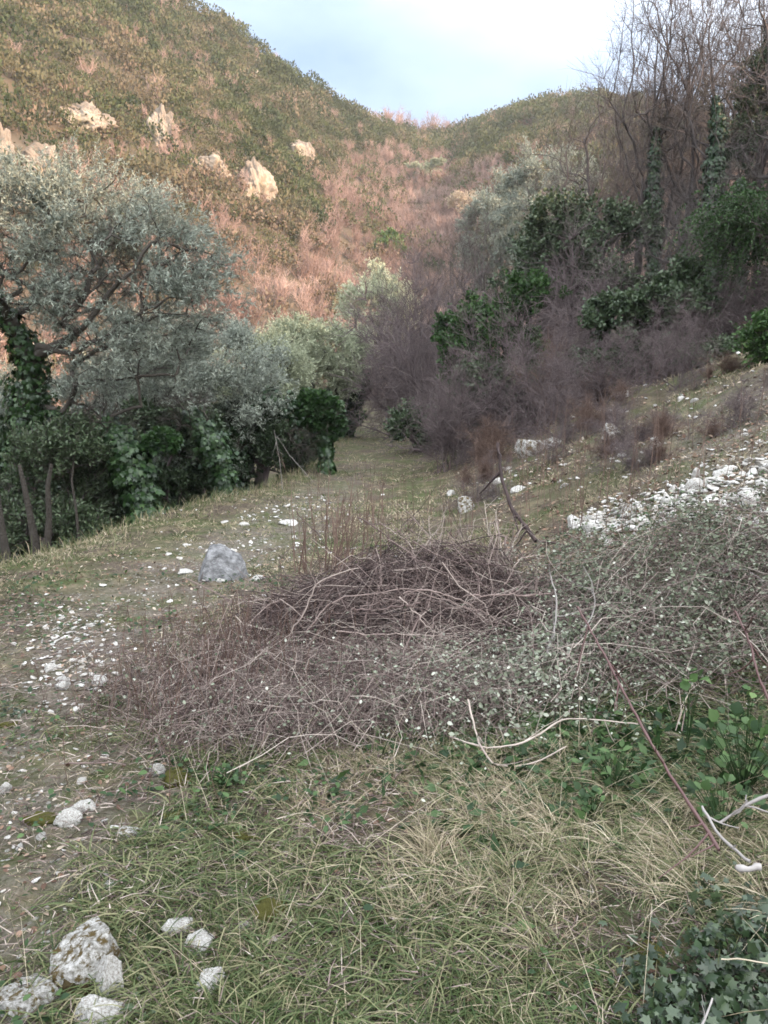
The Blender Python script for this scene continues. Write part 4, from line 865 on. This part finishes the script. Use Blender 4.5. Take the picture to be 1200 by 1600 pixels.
dirn = 2.2 + 2.2 * fbm(x * .9, y * .9, 97, 2); a = dirn[i] + g.normal(0, 1.1, n); bx, by = x[i] + g.normal(0, .022, n), y[i] + g.normal(0, .022, n); mb = MB()
V, F = ribbons(np.stack([bx, by, h(bx, by)], -1), np.stack([np.cos(a) * .75, np.sin(a) * .75, g.uniform(.6, 1.3, n)], -1), g.uniform(.09, .24, n), g.uniform(.0018, .0034, n), np.stack([np.cos(a), np.sin(a), -np.ones(n) * 1.5], -1) * g.uniform(.2, .55, n)[:, None], 4); mb.add(V, F, np.repeat(np.clip(g.uniform(.55, .85, len(x))[i] + g.normal(0, .1, n), 0, 1), 10))
tag(link('grass', mb.mesh('grass', M_GRASS)), 'combed tan clumps of dead grass in the near right', 'grass', kind='stuff')
# fringe of taller dry grass along the edge below the left trees
mb = MB(); n = 2600; y = g6.uniform(7, 26, n); x = edge_x(y) - .1 + g6.normal(0, .3, n); P = np.stack([x, y, h(x, y)], -1)
V, F = ribbons(P, np.stack([g6.normal(0, .3, n), g6.normal(0, .3, n), np.ones(n)], -1), g6.uniform(.06, .24, n), .010, rvec(n, g6) * .3 - [0, 0, .2], 3); mb.add(V, F, np.repeat(g6.uniform(.2, .8, n), 8))
tag(link('grass', mb.mesh('grass', M_GRASS)), 'pale dry grass fringe along the edge in front of the left trees', 'grass', kind='stuff')
# ---- leaf litter and small weeds
def flat_leaves(n, pts, tpl, s0, s1, mat, name, lab, cat, lift=.012, up=1.2, tint=None, g=g6):
    x, y = pts; X, Y, Z = frame(rvec(n, g) * [1, 1, .35], rvec(n, g) * .6 + [0, 0, up]); P = np.stack([x, y, h(x, y) + lift * g.random(n)], -1)
    V, F = place(tpl[0], tpl[1], P, X, Y, Z, g.uniform(s0, s1, n) * (1 + .12 * np.hypot(x, y) * .5)); mb = MB()
    mb.add(V, F, np.repeat(g.random(n) ** 1.3 if tint is None else tint, len(tpl[0]))); return tag(link(name, mb.mesh(name, mat)), lab, cat, kind='stuff')
flat_leaves(9000, wedge(9000, 1.2, 8, g6, 1.1, pw=.8), OVAL, .010, .028, M_LITTER, 'leaf_litter', 'small brown fallen leaves strewn over soil and grass', 'leaf litter')
x, y = wedge(26000, 6, 24, g6, 1.1); q = (x > bank_x(y) + .2) & (fbm(x * .8, y * .8, 64, 3) > -.22); flat_leaves(int(q.sum()), (x[q], y[q]), OVAL, .02, .045, M_LITTER, 'leaf_litter', 'reddish brown fallen leaves on the right slope', 'leaf litter')
x, y = wedge(16000, 1.3, 7, g6, 1.1, pw=.8); p, dd, br = reg(x, y); q = (fbm(x * 1.7, y * 1.7, 95, 3) > .02) & (g6.random(16000) > p * .7)
flat_leaves(int(q.sum()), (x[q], y[q]), OVAL, .014, .034, M_WEED, 'ground_weeds', 'small round leaved green weeds between the grass', 'weeds', .06)
x, y = g6.normal(.95, .5, 2600), g6.normal(3.15, .28, 2600); q = x < 1.9
flat_leaves(int(q.sum()), (x[q], y[q]), SLIM2, .03, .075, M_WEED, 'ground_weeds', 'dark green low leaves under the edge of the brambles', 'weeds', .05, .4)
# ---- matted dead stems in front of the pile
def arcs(n, x, y, z0, L0, L1, r, lift, g, K=6, yaw=None, tint=(.05, 1.), kink=.05):
    yaw = g.uniform(0, 6.28, n) if yaw is None else yaw; Ln = g.uniform(L0, L1, n); t = np.linspace(0, 1, K + 1)
    C = np.stack([x[:, None] + np.cos(yaw)[:, None] * Ln[:, None] * (t - .5), y[:, None] + np.sin(yaw)[:, None] * Ln[:, None] * (t - .5), np.zeros((n, K + 1))], -1)
    C[:, :, 2] = h(C[..., 0], C[..., 1]) + z0[:, None] + (lift * g.uniform(.3, 1.2, n))[:, None] * np.sin(np.pi * np.clip(t * g.uniform(.7, 1.15, n)[:, None], 0, 1))
    sv = np.cumsum(g.normal(size=(n, K + 1, 3)), 1) * (Ln * kink)[:, None, None]; C += sv
    C[:, :, 2] += g.normal(0, .12, n)[:, None] * Ln[:, None] * (t - .5)[None]
    C[:, :, 2] = np.maximum(C[:, :, 2], h(C[..., 0], C[..., 1]) + .004)
    V, F = tubes(C, np.linspace(1, .4, K + 1)[None] * (r * g.uniform(.5, 1.5, n))[:, None], 3); return C, V, F, np.repeat(g.uniform(*tint, n), (K + 1) * 3)
mb = MB(); n = 12000; x = g6.normal(-.28, .75, n); y = g6.normal(3.95, .6, n); p, dd, br = reg(x, y); q = (g6.random(n) < dd ** 1.1); x, y = x[q], y[q]
C, V, F, t_ = arcs(len(x), x, y, g6.uniform(0, .08, len(x)), .10, .6, .0016, .10, g6, kink=.09); mb.add(V, F, t_)
nl = 5200; i, k = g6.integers(len(C), size=nl), g6.integers(1, 7, nl); lm0 = MB(); X, Y, Z = frame(rvec(nl, g6) * [1, 1, .6], rvec(nl, g6) * .8 + [0, 0, .8])
V, F = place(OVAL[0], OVAL[1], C[i, k] + g6.normal(0, .02, (nl, 3)), X, Y, Z, g6.uniform(.010, .026, nl)); lm0.add(V, F, np.repeat(np.where(g6.random(nl) < .07, .98, g6.uniform(0, .8, nl)), 7))
tag(link('bramble_leaves', lm0.mesh('bramble_leaves', M_GREYLEAF)), 'sparse grey green and pale leaves between the dead stems', 'brambles', kind='stuff')
tag(link('dead_stems', mb.mesh('dead_stems', M_DEAD)), 'matted reddish grey dead stems lying in front of the brush pile', 'dead stems', kind='stuff')
mb = MB(); n = 700; x = g6.normal(-.85, .35, n); y = g6.normal(4.2, .45, n); P = np.stack([x, y, h(x, y)], -1)
V, F = tubes(P[:, None] + (unit(rvec(n, g6) * .35 + [0, 0, 1]) * g6.uniform(.12, .42, n)[:, None])[:, None] * np.linspace(0, 1, 4)[None, :, None] + np.cumsum(g6.normal(0, .01, (n, 4, 3)), 1), np.full((n, 4), .0016), 3); mb.add(V, F, np.repeat(g6.uniform(.2, .8, n), 12))
tag(link('dead_stems', mb.mesh('dead_stems', M_TWIGRED)), 'upright thin red brown dry stems left of the brush pile', 'dead stems', kind='stuff')
# ---- brush pile
pile = thing('brush_pile', 'tangled dome shaped pile of cut brown and grey branches in the middle of the grass', 'brush pile', PILE)
HP = .56
def dome(x, y):
    d = np.sqrt((x / 1.02) ** 2 + (y / .8) ** 2); return HP * np.clip(1 - d ** 1.25, 0, 1) * (1 + .9 * fbm(x * 2.2 + 3, y * 2.2, 19, 2))
def pile_curves(n, L0, L1, r, g, deep=1., kink=.045, up=.0, K=8):
    a = g.uniform(0, 6.28, n); q = np.sqrt(g.random(n)); x = np.cos(a) * q * 1.0; y = np.sin(a) * q * .72; Ln = g.uniform(L0, L1, n); yaw = np.where(g.random(n) < .3, g.normal(0, .5, n), g.uniform(0, 6.28, n))
    t = np.linspace(-.5, .5, K + 1); C = np.zeros((n, K + 1, 3)); C[..., 0] = x[:, None] + np.cos(yaw)[:, None] * Ln[:, None] * t; C[..., 1] = y[:, None] + np.sin(yaw)[:, None] * Ln[:, None] * t
    f = g.uniform(1 - deep, 1.0, n); C[..., 2] = dome(C[..., 0] * .85, C[..., 1] * .85) * f[:, None] + .02 + g.normal(0, .32 + up, n)[:, None] * Ln[:, None] * t[None] + g.uniform(0, .04, n)[:, None]
    C += np.cumsum(g.normal(size=(n, K + 1, 3)), 1) * (Ln * kink * .6)[:, None, None]
    gz = h(C[..., 0] + PILE[0], C[..., 1] + PILE[1]) - PILE[2]; C[..., 2] = np.maximum(C[..., 2] + gz * .8, gz + .008)
    return C, np.linspace(1.1, .45, K + 1)[None] * (r * g.uniform(.6, 1.5, n))[:, None]
mb = MB()
for n, L0, L1, r, dp, k_ in [(5200, .2, .8, .0018, 1., .06), (1200, .35, 1.1, .0028, 1., .06), (260, .4, 1.0, .0042, .8, .05)]:
    C, rr = pile_curves(n, L0, L1, r, g6, dp, k_); V, F = tubes(C, rr, 4 if r > .003 else 3); red = g6.random(n) < .45; tq = g6.uniform(.0, .95, n) ** 1.6; vr = np.repeat(red, 9 * (4 if r > .003 else 3)); mb.add(V, F, np.repeat(tq, 9 * (4 if r > .003 else 3)))
tag(link('twigs', mb.mesh('twigs', M_DEAD), pile), None, kind='stuff')
def branch(pts, r0, r1, parent, origin, mat, name='branch', n=22, M=7, wob=.006, g=g6, side=0, tint=.7, lab=None):
    """one bent branch through the given points, with a few side shoots"""
    pts = np.asarray(pts, float) - origin; s = np.concatenate([[0], np.linalg.norm(np.diff(pts, axis=0), axis=1).cumsum()]); u = np.linspace(0, s[-1], n)
    C = np.stack([np.interp(u, s, pts[:, k]) for k in range(3)], -1); C = np.stack([np.convolve(np.pad(C[:, k], 2, mode='edge'), [.1, .2, .4, .2, .1], 'valid') for k in range(3)], -1) + np.cumsum(g.normal(0, wob * .35, (n, 3)), 0) + g.normal(0, wob * .3, (n, 3))
    mb = MB(); rr = np.linspace(r0, r1, n) * (1 + .12 * g.normal(size=n)); V, F = tubes(C[None], rr[None], M); mb.add(V, F, np.clip(tint + g.normal(0, .06, len(V)), 0, 1))
    if side:
        i = g.integers(2, n - 1, side); d = unit(rvec(side, g) + .8 * unit(C[i] - C[i - 1])); Ln = g.uniform(.06, .28, side) * s[-1] ** .5; t = np.linspace(0, 1, 5)
        Q = C[i][:, None] + d[:, None] * (Ln[:, None] * t)[..., None] + np.cumsum(g.normal(0, .008, (side, 5, 3)), 1) * t[None, :, None]; V, F = tubes(Q, np.linspace(1, .4, 5)[None] * np.full((side, 1), r1 * .7), 4); mb.add(V, F, tint)
    me = mb.mesh(name, mat, True); o = link(name, me, parent)
    if parent is None: o.location = [float(c) for c in origin]
    if lab and parent is not None: o['label'] = lab
    return o
def P3(px, py, d): return np.array([(px - 600) / 1200 * (d * math.cos(PITCH) + (EYE - zpix(py, d)) * math.sin(PITCH)) if False else (px - 600) / 1200 * (d * math.cos(PITCH) - (zpix(py, d) - EYE) * math.sin(PITCH)), d, zpix(py, d)])
yP = PILE[1]
key = [([(438, 1020, -.7), (470, 960, -.72), (492, 912, -.7), (560, 884, -.6)], .008, .005, .95), ([(470, 998, -.75), (520, 940, -.7), (640, 920, -.62), (700, 938, -.6), (760, 960, -.6)], .007, .004, .8),
       ([(520, 985, -.8), (600, 995, -.85), (690, 998, -.85), (745, 1005, -.8)], .007, .004, .9), ([(545, 955, -.7), (610, 948, -.78), (660, 945, -.75)], .011, .009, .45), ([(625, 932, -.7), (680, 985, -.8), (740, 1010, -.8)], .0065, .004, .98),
       ([(628, 928, -.6), (655, 920, -.62), (690, 925, -.6), (742, 955, -.6), (800, 985, -.6)], .009, .005, .8), ([(720, 934, -.5), (765, 930, -.5), (815, 925, -.5), (860, 922, -.5)], .011, .009, .75),
       ([(462, 800, .0), (500, 842, -.1), (540, 885, -.2)], .006, .004, .3), ([(555, 805, .1), (615, 850, 0), (670, 905, -.2), (720, 990, -.5)], .008, .005, .45), ([(590, 815, .0), (640, 850, -.1), (665, 900, -.3)], .006, .004, .85),
       ([(790, 915, -.4), (808, 880, -.35), (825, 866, -.3), (845, 866, -.2)], .006, .004, .9), ([(437, 890, -.3), (438, 872, -.3), (450, 855, -.25), (480, 850, -.1)], .004, .003, .4), ([(470, 905, -.5), (450, 905, -.45), (438, 885, -.3)], .004, .003, .4),
       ([(560, 1005, -.85), (600, 1060, -.95), (650, 1110, -1.0)], .006, .004, .35), ([(500, 1050, -.9), (570, 1030, -.9), (640, 1045, -.9), (720, 1030, -.85)], .006, .004, .7), ([(400, 1060, -.8), (440, 1080, -.9), (480, 1090, -.95)], .012, .009, .25),
       ([(690, 1000, -.8), (730, 1040, -.85), (750, 1070, -.9)], .006, .004, .6), ([(600, 880, -.4), (590, 930, -.6), (560, 985, -.8)], .006, .004, .6), ([(640, 870, -.3), (700, 900, -.5), (770, 920, -.55)], .006, .004, .5)]
for pts, r0, r1, tt in key: branch([P3(a, b_, yP + c) for a, b_, c in pts], r0 * .62, r1 * .5, pile, PILE, M_DEAD, side=9, tint=tt * .85, wob=.012)
for k in range(38):   # grey shoots standing up from the back of the pile
    px0 = g6.uniform(600, 800); d = yP + g6.uniform(-.1, .5); a = P3(px0, 900, d); tp = P3(px0 + g6.normal(-5, 45), g6.uniform(775, 862), d + g6.normal(0, .1))
    branch([a, (a + tp) / 2 + rvec(1, g6)[0] * .03, tp], .0042, .0018, pile, PILE, M_DEAD, n=12, M=4, side=7, wob=.014, tint=g6.uniform(.6, 1))
for k in range(34):   # thin red brown switches at its left end
    px0 = g6.uniform(455, 610); d = yP + g6.uniform(-.2, .4); a = P3(px0, 900, d); tp = P3(px0 + g6.normal(5, 14), g6.uniform(735, 850), d)
    branch([a, (a + tp) / 2, tp], .0042, .002, pile, PILE, M_TWIGRED, n=10, M=4, side=5, tint=g6.uniform(.3, .9))
for k in range(7):
    C, rr = pile_curves(1, .6, 1.5, .0045, g6, .35, .04, K=12); m_ = MB(); V, F = tubes(C, rr, 6); m_.add(V, F, g6.uniform(.3, .95)); link('branch', m_.mesh('branch', M_DEAD, True), pile)
# ---- brambles on the right
def bramble(n_c, seed, x, y, hgt, L0, L1, nleaf, name, lab, r=.0022, leaf=(.012, .03)):
    g = np.random.default_rng(seed); n = len(x); mb, lm = MB(), MB()
    C, V, F, t_ = arcs(n, x, y, g.uniform(0, 1, n) ** .8 * hgt, L0, L1, r, .22, g, 8, kink=.035); mb.add(V, F, t_)
    i, k = g.integers(n, size=nleaf), g.integers(1, 9, nleaf); P = C[i, k] + g.normal(0, .025, (nleaf, 3)); X, Y, Z = frame(rvec(nleaf, g) * [1, 1, .6], rvec(nleaf, g) * .8 + [0, 0, .8])
    V, F = place(OVAL[0], OVAL[1], P, X, Y, Z, g.uniform(*leaf, nleaf)); w_ = g.random(nleaf) < .06; lm.add(V, F, np.repeat(np.where(w_, .97, g.uniform(.05, .72, nleaf)), 7))
    t = thing(name, lab, 'brambles', (0, 0, 0)); tag(t, kind='stuff')
    mb.V = [v for v in mb.V]; o1 = link('canes', mb.mesh('canes', M_DEAD), t); o2 = link('leaves', lm.mesh('leaves', M_GREYLEAF), t); return t
n = 9000; x = g6.uniform(.35, 5.0, n); y = g6.uniform(3.4, 7.9, n); p, dd, br = reg(x, y); q = (g6.random(n) < br) & (pile_d(x, y) > .75) & (x < .62 * y + .3); x, y = x[q], y[q]
hg = .42 * smooth((x - .3) / .8) * smooth((y - 3.3) / 1.2) * (.8 + .5 * fbm(x, y, 15, 2))
mb, lm = MB(), MB(); C, V, F, t_ = arcs(len(x), x, y, g6.uniform(0, 1, len(x)) * hg, .3, 1.25, .0020, .16, g6, 8, kink=.035); mb.add(V, F, t_)
tag(link('bramble_thicket', mb.mesh('bramble_thicket', M_DEAD)), 'tangle of thin grey bramble canes right of the brush pile', 'brambles', kind='stuff')
def leafy(C, nl, s0, s1, g, white=.05, jit=.03, dark=0.):
    i, k = g.integers(len(C), size=nl), g.integers(1, C.shape[1], nl); P = C[i, k] + g.normal(0, jit, (nl, 3)); X, Y, Z = frame(rvec(nl, g) * [1, 1, .6], rvec(nl, g) * .8 + [0, 0, .8])
    V, F = place(OVAL[0], OVAL[1], P, X, Y, Z, g.uniform(s0, s1, nl) * (.6 + P[:, 1] * .11)); lm.add(V, F, np.repeat(np.where(g.random(nl) < white, .98, g.uniform(.0, .75, nl)), 7))
leafy(C, 9000, .012, .026, g6, .10)
cl = g6.integers(len(C), size=260); cp = C[cl, 4]; kk = g6.integers(260, size=12000); P_c = cp[kk] + g6.normal(0, .06, (12000, 3)); X, Y, Z = frame(rvec(12000, g6) * [1, 1, .6], rvec(12000, g6) * .8 + [0, 0, .8])
V, F = place(OVAL[0], OVAL[1], P_c, X, Y, Z, g6.uniform(.014, .034, 12000)); lm.add(V, F, np.repeat(np.clip(g6.uniform(.1, .6, 260)[kk] + g6.normal(0, .12, 12000), 0, 1), 7))
P_ = np.stack([g6.normal(.55, .38, 6000), g6.normal(3.95, .38, 6000)], -1); zc = h(P_[:, 0], P_[:, 1]) + g6.uniform(0, .22, 6000)
X, Y, Z = frame(rvec(6000, g6) * [1, 1, .6], rvec(6000, g6) * .8 + [0, 0, .8]); V, F = place(OVAL[0], OVAL[1], np.column_stack([P_, zc]), X, Y, Z, g6.uniform(.012, .03, 6000)); lm.add(V, F, np.repeat(np.where(g6.random(6000) < .14, .98, g6.uniform(.2, .85, 6000)), 7))
tag(link('bramble_leaves', lm.mesh('bramble_leaves', M_GREYLEAF)), 'small grey green leaves with pale undersides all over the brambles', 'brambles', kind='stuff')
# ---- single canes, sticks and branches one can pick out
def cane(lab, pts, r0, r1, mat, tint=.5, side=6, name='stick', cat='branch', thorns=0):
    W = [P3(a, b_, d) for a, b_, d in pts]; o0 = W[0]
    o = branch(W, r0, r1, None, o0, mat, name, n=int(np.clip(np.linalg.norm(W[-1] - W[0]) * 45, 7, 30)), M=8, wob=.004, side=side, tint=tint); return tag(o, lab, cat)
M_REDCANE = ramp_mat('red_cane', [(.03, .015, .014), (.075, .034, .032), (.14, .085, .08)], rough=.5, spec=.4)
M_GREYCANE = ramp_mat('grey_cane', [(.08, .07, .065), (.18, .16, .15), (.33, .305, .29)], rough=.7)
cane('long dark red bramble cane slanting down across the grass at right', [(900, 945, 3.3), (950, 1030, 3.0), (990, 1105, 2.75), (1030, 1180, 2.55), (1065, 1240, 2.4), (1100, 1290, 2.25), (1130, 1335, 2.15)], .004, .0058, M_REDCANE, .6, 9, 'bramble_cane', 'bramble cane')
cane('short red bramble cane at the right frame edge', [(1148, 950, 3.1), (1168, 1000, 3.0), (1185, 1060, 2.9), (1205, 1110, 2.8)], .004, .0055, M_REDCANE, .6, 4, 'bramble_cane', 'bramble cane')
cane('pale grey forked branch hanging in the grass above the ivy patch', [(1095, 1255, 2.2), (1118, 1300, 2.1), (1150, 1330, 2.05), (1180, 1352, 2.0)], .0032, .0052, M_GREYCANE, .7, 2)
cane('thick smooth grey branch end above the ivy patch', [(1148, 1354, 2.02), (1172, 1358, 2.0), (1194, 1354, 2.0)], .010, .009, M_GREYCANE, .9, 0)
cane('bare grey stick crossing behind the pale forked branch', [(1120, 1288, 2.3), (1150, 1270, 2.3), (1176, 1250, 2.3), (1215, 1238, 2.3)], .004, .0055, M_GREYCANE, .7, 3)
cane('dark leaning stick rising from behind the brush pile', [(778, 690, 6.3), (784, 750, 6.1), (800, 795, 5.9), (820, 820, 5.8), (838, 845, 5.7)], .012, .017, M_DEAD, .05, 5)
cane('thin dark branch leaning from the stick toward the brambles', [(838, 845, 5.6), (880, 850, 5.4), (930, 858, 5.3)], .007, .004, M_DEAD, .2, 2)
cane('long thin cane lying over the top of the brambles', [(1020, 818, 5.6), (1070, 832, 5.5), (1130, 842, 5.4), (1215, 838, 5.3)], .006, .008, M_DEAD, .45, 3)
cane('pale arched cane over the brambles at the right frame edge', [(1120, 890, 4.6), (1160, 888, 4.4), (1190, 905, 4.3), (1220, 945, 4.2)], .005, .006, M_GREYCANE, .8, 4)
cane('pale bare sapling shoot standing left of the long red cane', [(850, 1035, 3.9), (868, 980, 3.9), (872, 930, 3.95), (858, 890, 4.0)], .007, .003, M_GREYCANE, .8, 8)
cane('pale curved shoot right of the bare sapling shoot', [(905, 1000, 4.0), (930, 950, 4.1), (922, 905, 4.1), (905, 880, 4.1)], .005, .002, M_GREYCANE, .8, 6)
cane('long straw coloured cane bowed in front of the brush pile', [(700, 1150, 3.2), (760, 1170, 3.1), (830, 1158, 3.1), (880, 1120, 3.2), (1000, 1130, 3.2)], .0045, .003, M_DEAD, .9, 4)
cane('bowed tan cane curving under the straw coloured one', [(730, 1090, 3.3), (745, 1150, 3.1), (770, 1195, 3.0), (820, 1195, 3.0), (890, 1160, 3.05)], .0045, .003, M_DEAD, .85, 4)
cane('thin brown stick lying across the bare soil at left', [(105, 1192, 3.0), (160, 1188, 3.0), (200, 1194, 2.98)], .004, .003, M_DEAD, .5, 2)
cane('pale thin twig lying by the grass right of the white stones', [(478, 1470, 2.2), (510, 1485, 2.17), (545, 1502, 2.14)], .0025, .002, M_GREYCANE, .9, 3)
cane('thin bare stick sloping down from the arched olive trunk', [(428, 670, 13.5), (436, 715, 13.4), (440, 765, 13.3)], .004, .006, M_GREYCANE, .5, 6)
cane('second thin bare stick fanning right from the arched olive trunk', [(432, 680, 13.3), (452, 710, 13.2), (492, 755, 13)], .003, .005, M_GREYCANE, .5, 5)
cane('dry reed lying over the ivy patch at the right frame edge', [(1120, 1499, 1.78), (1160, 1494, 1.75), (1215, 1505, 1.72)], .002, .0015, M_GRASS, .95, 0, 'reed', 'reed')
cane('bare twig pointing up at the bottom edge of the ivy patch', [(1095, 1610, 1.62), (1108, 1578, 1.64), (1116, 1556, 1.66)], .003, .002, M_GREYCANE, .95, 1)
# pale long straws standing and leaning in the near grass
def straws(n, seed):
    g = np.random.default_rng(seed); mb = MB(); x, y = wedge(n, 1.4, 4.6, g, 1.0, pw=.8); q = (x > -.8 - .1 * y); x, y = x[q], y[q]; m = len(x)
    P = np.stack([x, y, h(x, y)], -1); D = unit(rvec(m, g) * [.9, .6, .3] + [0, 0, .8]); C = P[:, None] + D[:, None] * (g.uniform(.12, .42, m)[:, None] * np.linspace(0, 1, 6))[..., None]; C[:, :, 2] -= (np.linspace(0, 1, 6) ** 2 * .12)[None] * g.random(m)[:, None]
    V, F = tubes(C, np.linspace(1, .4, 6)[None] * g.uniform(.0007, .0016, m)[:, None], 3); mb.add(V, F, np.repeat(g.uniform(.5, 1, m), 18)); return mb
tag(link('dry_straws', straws(450, 8).mesh('dry_straws', M_GRASS)), 'long pale dry straws leaning out of the near grass', 'straw', kind='stuff')
# upright dry stalks along the track behind the pile
mb = MB(); n = 240; x, y = g6.uniform(-1.0, 3.6, n), g6.uniform(5.9, 11, n); P = np.stack([x, y, h(x, y)], -1)
C = P[:, None] + (unit(rvec(n, g6) * .16 + [0, 0, 1]) * g6.uniform(.25, .95, n)[:, None])[:, None] * np.linspace(0, 1, 5)[None, :, None]; V, F = tubes(C, np.linspace(1, .4, 5)[None] * np.full((n, 1), .0032), 3); mb.add(V, F, np.repeat(g6.uniform(.2, .9, n), 15))
twigs(mb, C[:, 2:].reshape(-1, 3), np.repeat(unit(C[:, -1] - C[:, 0]), 3, 0), g6, 900, .04, .2, .0016, .6, .3, .5)
tag(link('dry_stalks', mb.mesh('dry_stalks', M_TWIGRED)), 'thin upright dry stalks standing behind the brush pile', 'stalks', kind='stuff')
# ---- ivy patch bottom right, with leaning leaves of the plants above it
def patch_leaves(n, px0, px1, py0, py1, s0, s1, tpl, mat, name, lab, cat, hgt, g, keep=None, kind='stuff', tint=(.1, .9)):
    Q = []
    while len(Q) < n:
        a, b_ = g.uniform(px0, px1), g.uniform(py0, py1)
        if keep is None or keep(a, b_): Q.append(ground(a, b_, 12))
    Q = np.array(Q); Q[:, 2] += g.uniform(0, hgt, n); X, Y, Z = frame(rvec(n, g) * [1, 1, .4] + [0, -.5, -.1], rvec(n, g) * .9 + [0, -.35, .9]); mb = MB()
    V, F = place(tpl[0], tpl[1], Q, X, Y, Z, (s0 + (s1 - s0) * g.random(n) ** 1.7)); mb.add(V, F, np.repeat(g.uniform(*tint, n), len(tpl[0]))); o = tag(link(name, mb.mesh(name, mat)), lab, cat, kind=kind); return o
M_IVYNEAR = ramp_mat('ivy_ground_leaves', [(.006, .014, .005), (.016, .032, .011), (.055, .078, .036)], rough=.4, spec=.5, vary=.5, nscale=35)
patch_leaves(2300, 900, 1290, 1370, 1720, .012, .046, IVY, M_IVYNEAR, 'ivy_patch', 'blue green ivy creeping over the ground in the lower right corner', 'ivy', .10, g6, lambda a, b_: (a - 1290) ** 2 / 275 ** 2 + (b_ - 1700) ** 2 / 270 ** 2 < 1.0 + .5 * math.sin(a * .043 + b_ * .03) * math.sin(b_ * .05) + .35 * abs(g6.normal()))
patch_leaves(70, 110, 280, 1455, 1600, .015, .04, IVY, M_IVYNEAR, 'ivy_seedlings', 'small blue green ivy leaves beside the mossy rock', 'ivy', .03, g6)
patch_leaves(60, 0, 40, 1105, 1125, .02, .035, OVAL, M_IVYNEAR, 'clover_patch', 'blue green low leaves at the left frame edge on the soil', 'ground plant', .03, g6)
def leafy_plant(lab, px, py, d, n, size, rad, hgt, mat, seed, name='broad_leaved_plant', tpl=OVAL, wide=1.5):
    g = np.random.default_rng(seed); top = P3(px, py, d); root = np.array([top[0], d, float(h(top[0], d))]); t = thing(name, lab, 'plant', root); mb, sm = MB(), MB()
    P = ell(g, n, [0, 0, top[2] - root[2]], (rad, rad, hgt), .5); D = unit(P - [0, 0, top[2] - root[2] - hgt] + rvec(n, g) * .1); X, Y, Z = frame(D + [0, -.2, 0], rvec(n, g) * .3 + [0, -.3, 1])
    T_ = tpl[0] * [wide, 1, 1]; sz = size * g.uniform(.6, 1.2, n); tn = g.uniform(.2, 1, n)
    if n <= 40:
        for i in range(n):
            m1 = MB(); V, F = place(T_, tpl[1], P[i:i + 1], X[i:i + 1], Y[i:i + 1], Z[i:i + 1], sz[i]); m1.add(V, F, tn[i]); link('leaf', m1.mesh('leaf', mat), t)
    else:
        V, F = place(T_, tpl[1], P, X, Y, Z, sz); mb.add(V, F, np.repeat(tn, len(T_))); link('foliage', mb.mesh('foliage', mat), t)
    C = np.zeros((n, 4, 3)); C[:, -1] = P; C[:, 1] = P * [.3, .3, .4]; C[:, 2] = P * [.65, .65, .75]; V, F = tubes(C, np.full((n, 4), .0015), 3); sm.add(V, F, .4)
    link('stem', sm.mesh('stem', M_WEED), t); return t
leafy_plant('lush dark green broad leaved plant at the right frame edge', 1165, 1165, 2.75, 70, .05, .17, .12, M_WEED, 1)
leafy_plant('yellowish green broad leaved plant just below the lush dark one', 1130, 1250, 2.5, 40, .042, .12, .07, M_WEED, 2)
leafy_plant('small plant with shiny upright green leaves among the bramble canes', 1080, 1058, 3.1, 9, .05, .045, .03, M_BRIGHTEV, 3)
leafy_plant('small green leaf pair beside the short red cane', 1172, 1080, 3.0, 4, .04, .02, .02, M_BRIGHTEV, 4)
leafy_plant('low clump of fresh green leaves in the grass below the bowed canes', 925, 1245, 2.65, 30, .03, .07, .03, M_WEED, 5)
leafy_plant('dark green grassy clump under the bowed tan cane', 960, 1190, 2.85, 40, .05, .12, .04, M_WEED, 6, wide=.6)
leafy_plant('tuft of fine bright green leaves at the bottom left of the dead stems', 355, 1210, 2.95, 60, .022, .08, .03, M_WEED, 7)
leafy_plant('fresh green grassy clump left of the bottom centre', 290, 1560, 1.95, 60, .05, .08, .03, M_BRIGHTEV, 8, wide=.35)
leafy_plant('dark glossy leaves growing by the white stones', 325, 1408, 2.25, 7, .035, .03, .03, M_IVYNEAR, 9)
# ------------------------------------------------------------------ thin valley air
bpy.ops.mesh.primitive_cube_add(size=1, location=(0, 0, 60)); hz = bpy.context.object; hz.name = 'haze'; zlo, zhi = float(GZ.min()) - 1, float(GZ.max()) + 9; rad_ = rs[-1] + 5
hz.scale = (2 * rad_, 2 * rad_, zhi - zlo); hz.location = (0, 0, (zlo + zhi) / 2); print('haze box', zlo, zhi, rad_)
m = bpy.data.materials.new('haze_air'); m.use_nodes = True; m.node_tree.nodes.clear()
o_ = m.node_tree.nodes.new('ShaderNodeOutputMaterial'); v_ = m.node_tree.nodes.new('ShaderNodeVolumePrincipled'); v_.inputs['Density'].default_value = .00030
v_.inputs['Color'].default_value = (.92, .93, .97, 1); v_.inputs['Anisotropy'].default_value = .2; m.node_tree.links.new(v_.outputs['Volume'], o_.inputs['Volume'])
hz.data.materials.append(m); tag(hz, 'thin pale air softening the far hills', 'haze', kind='stuff')
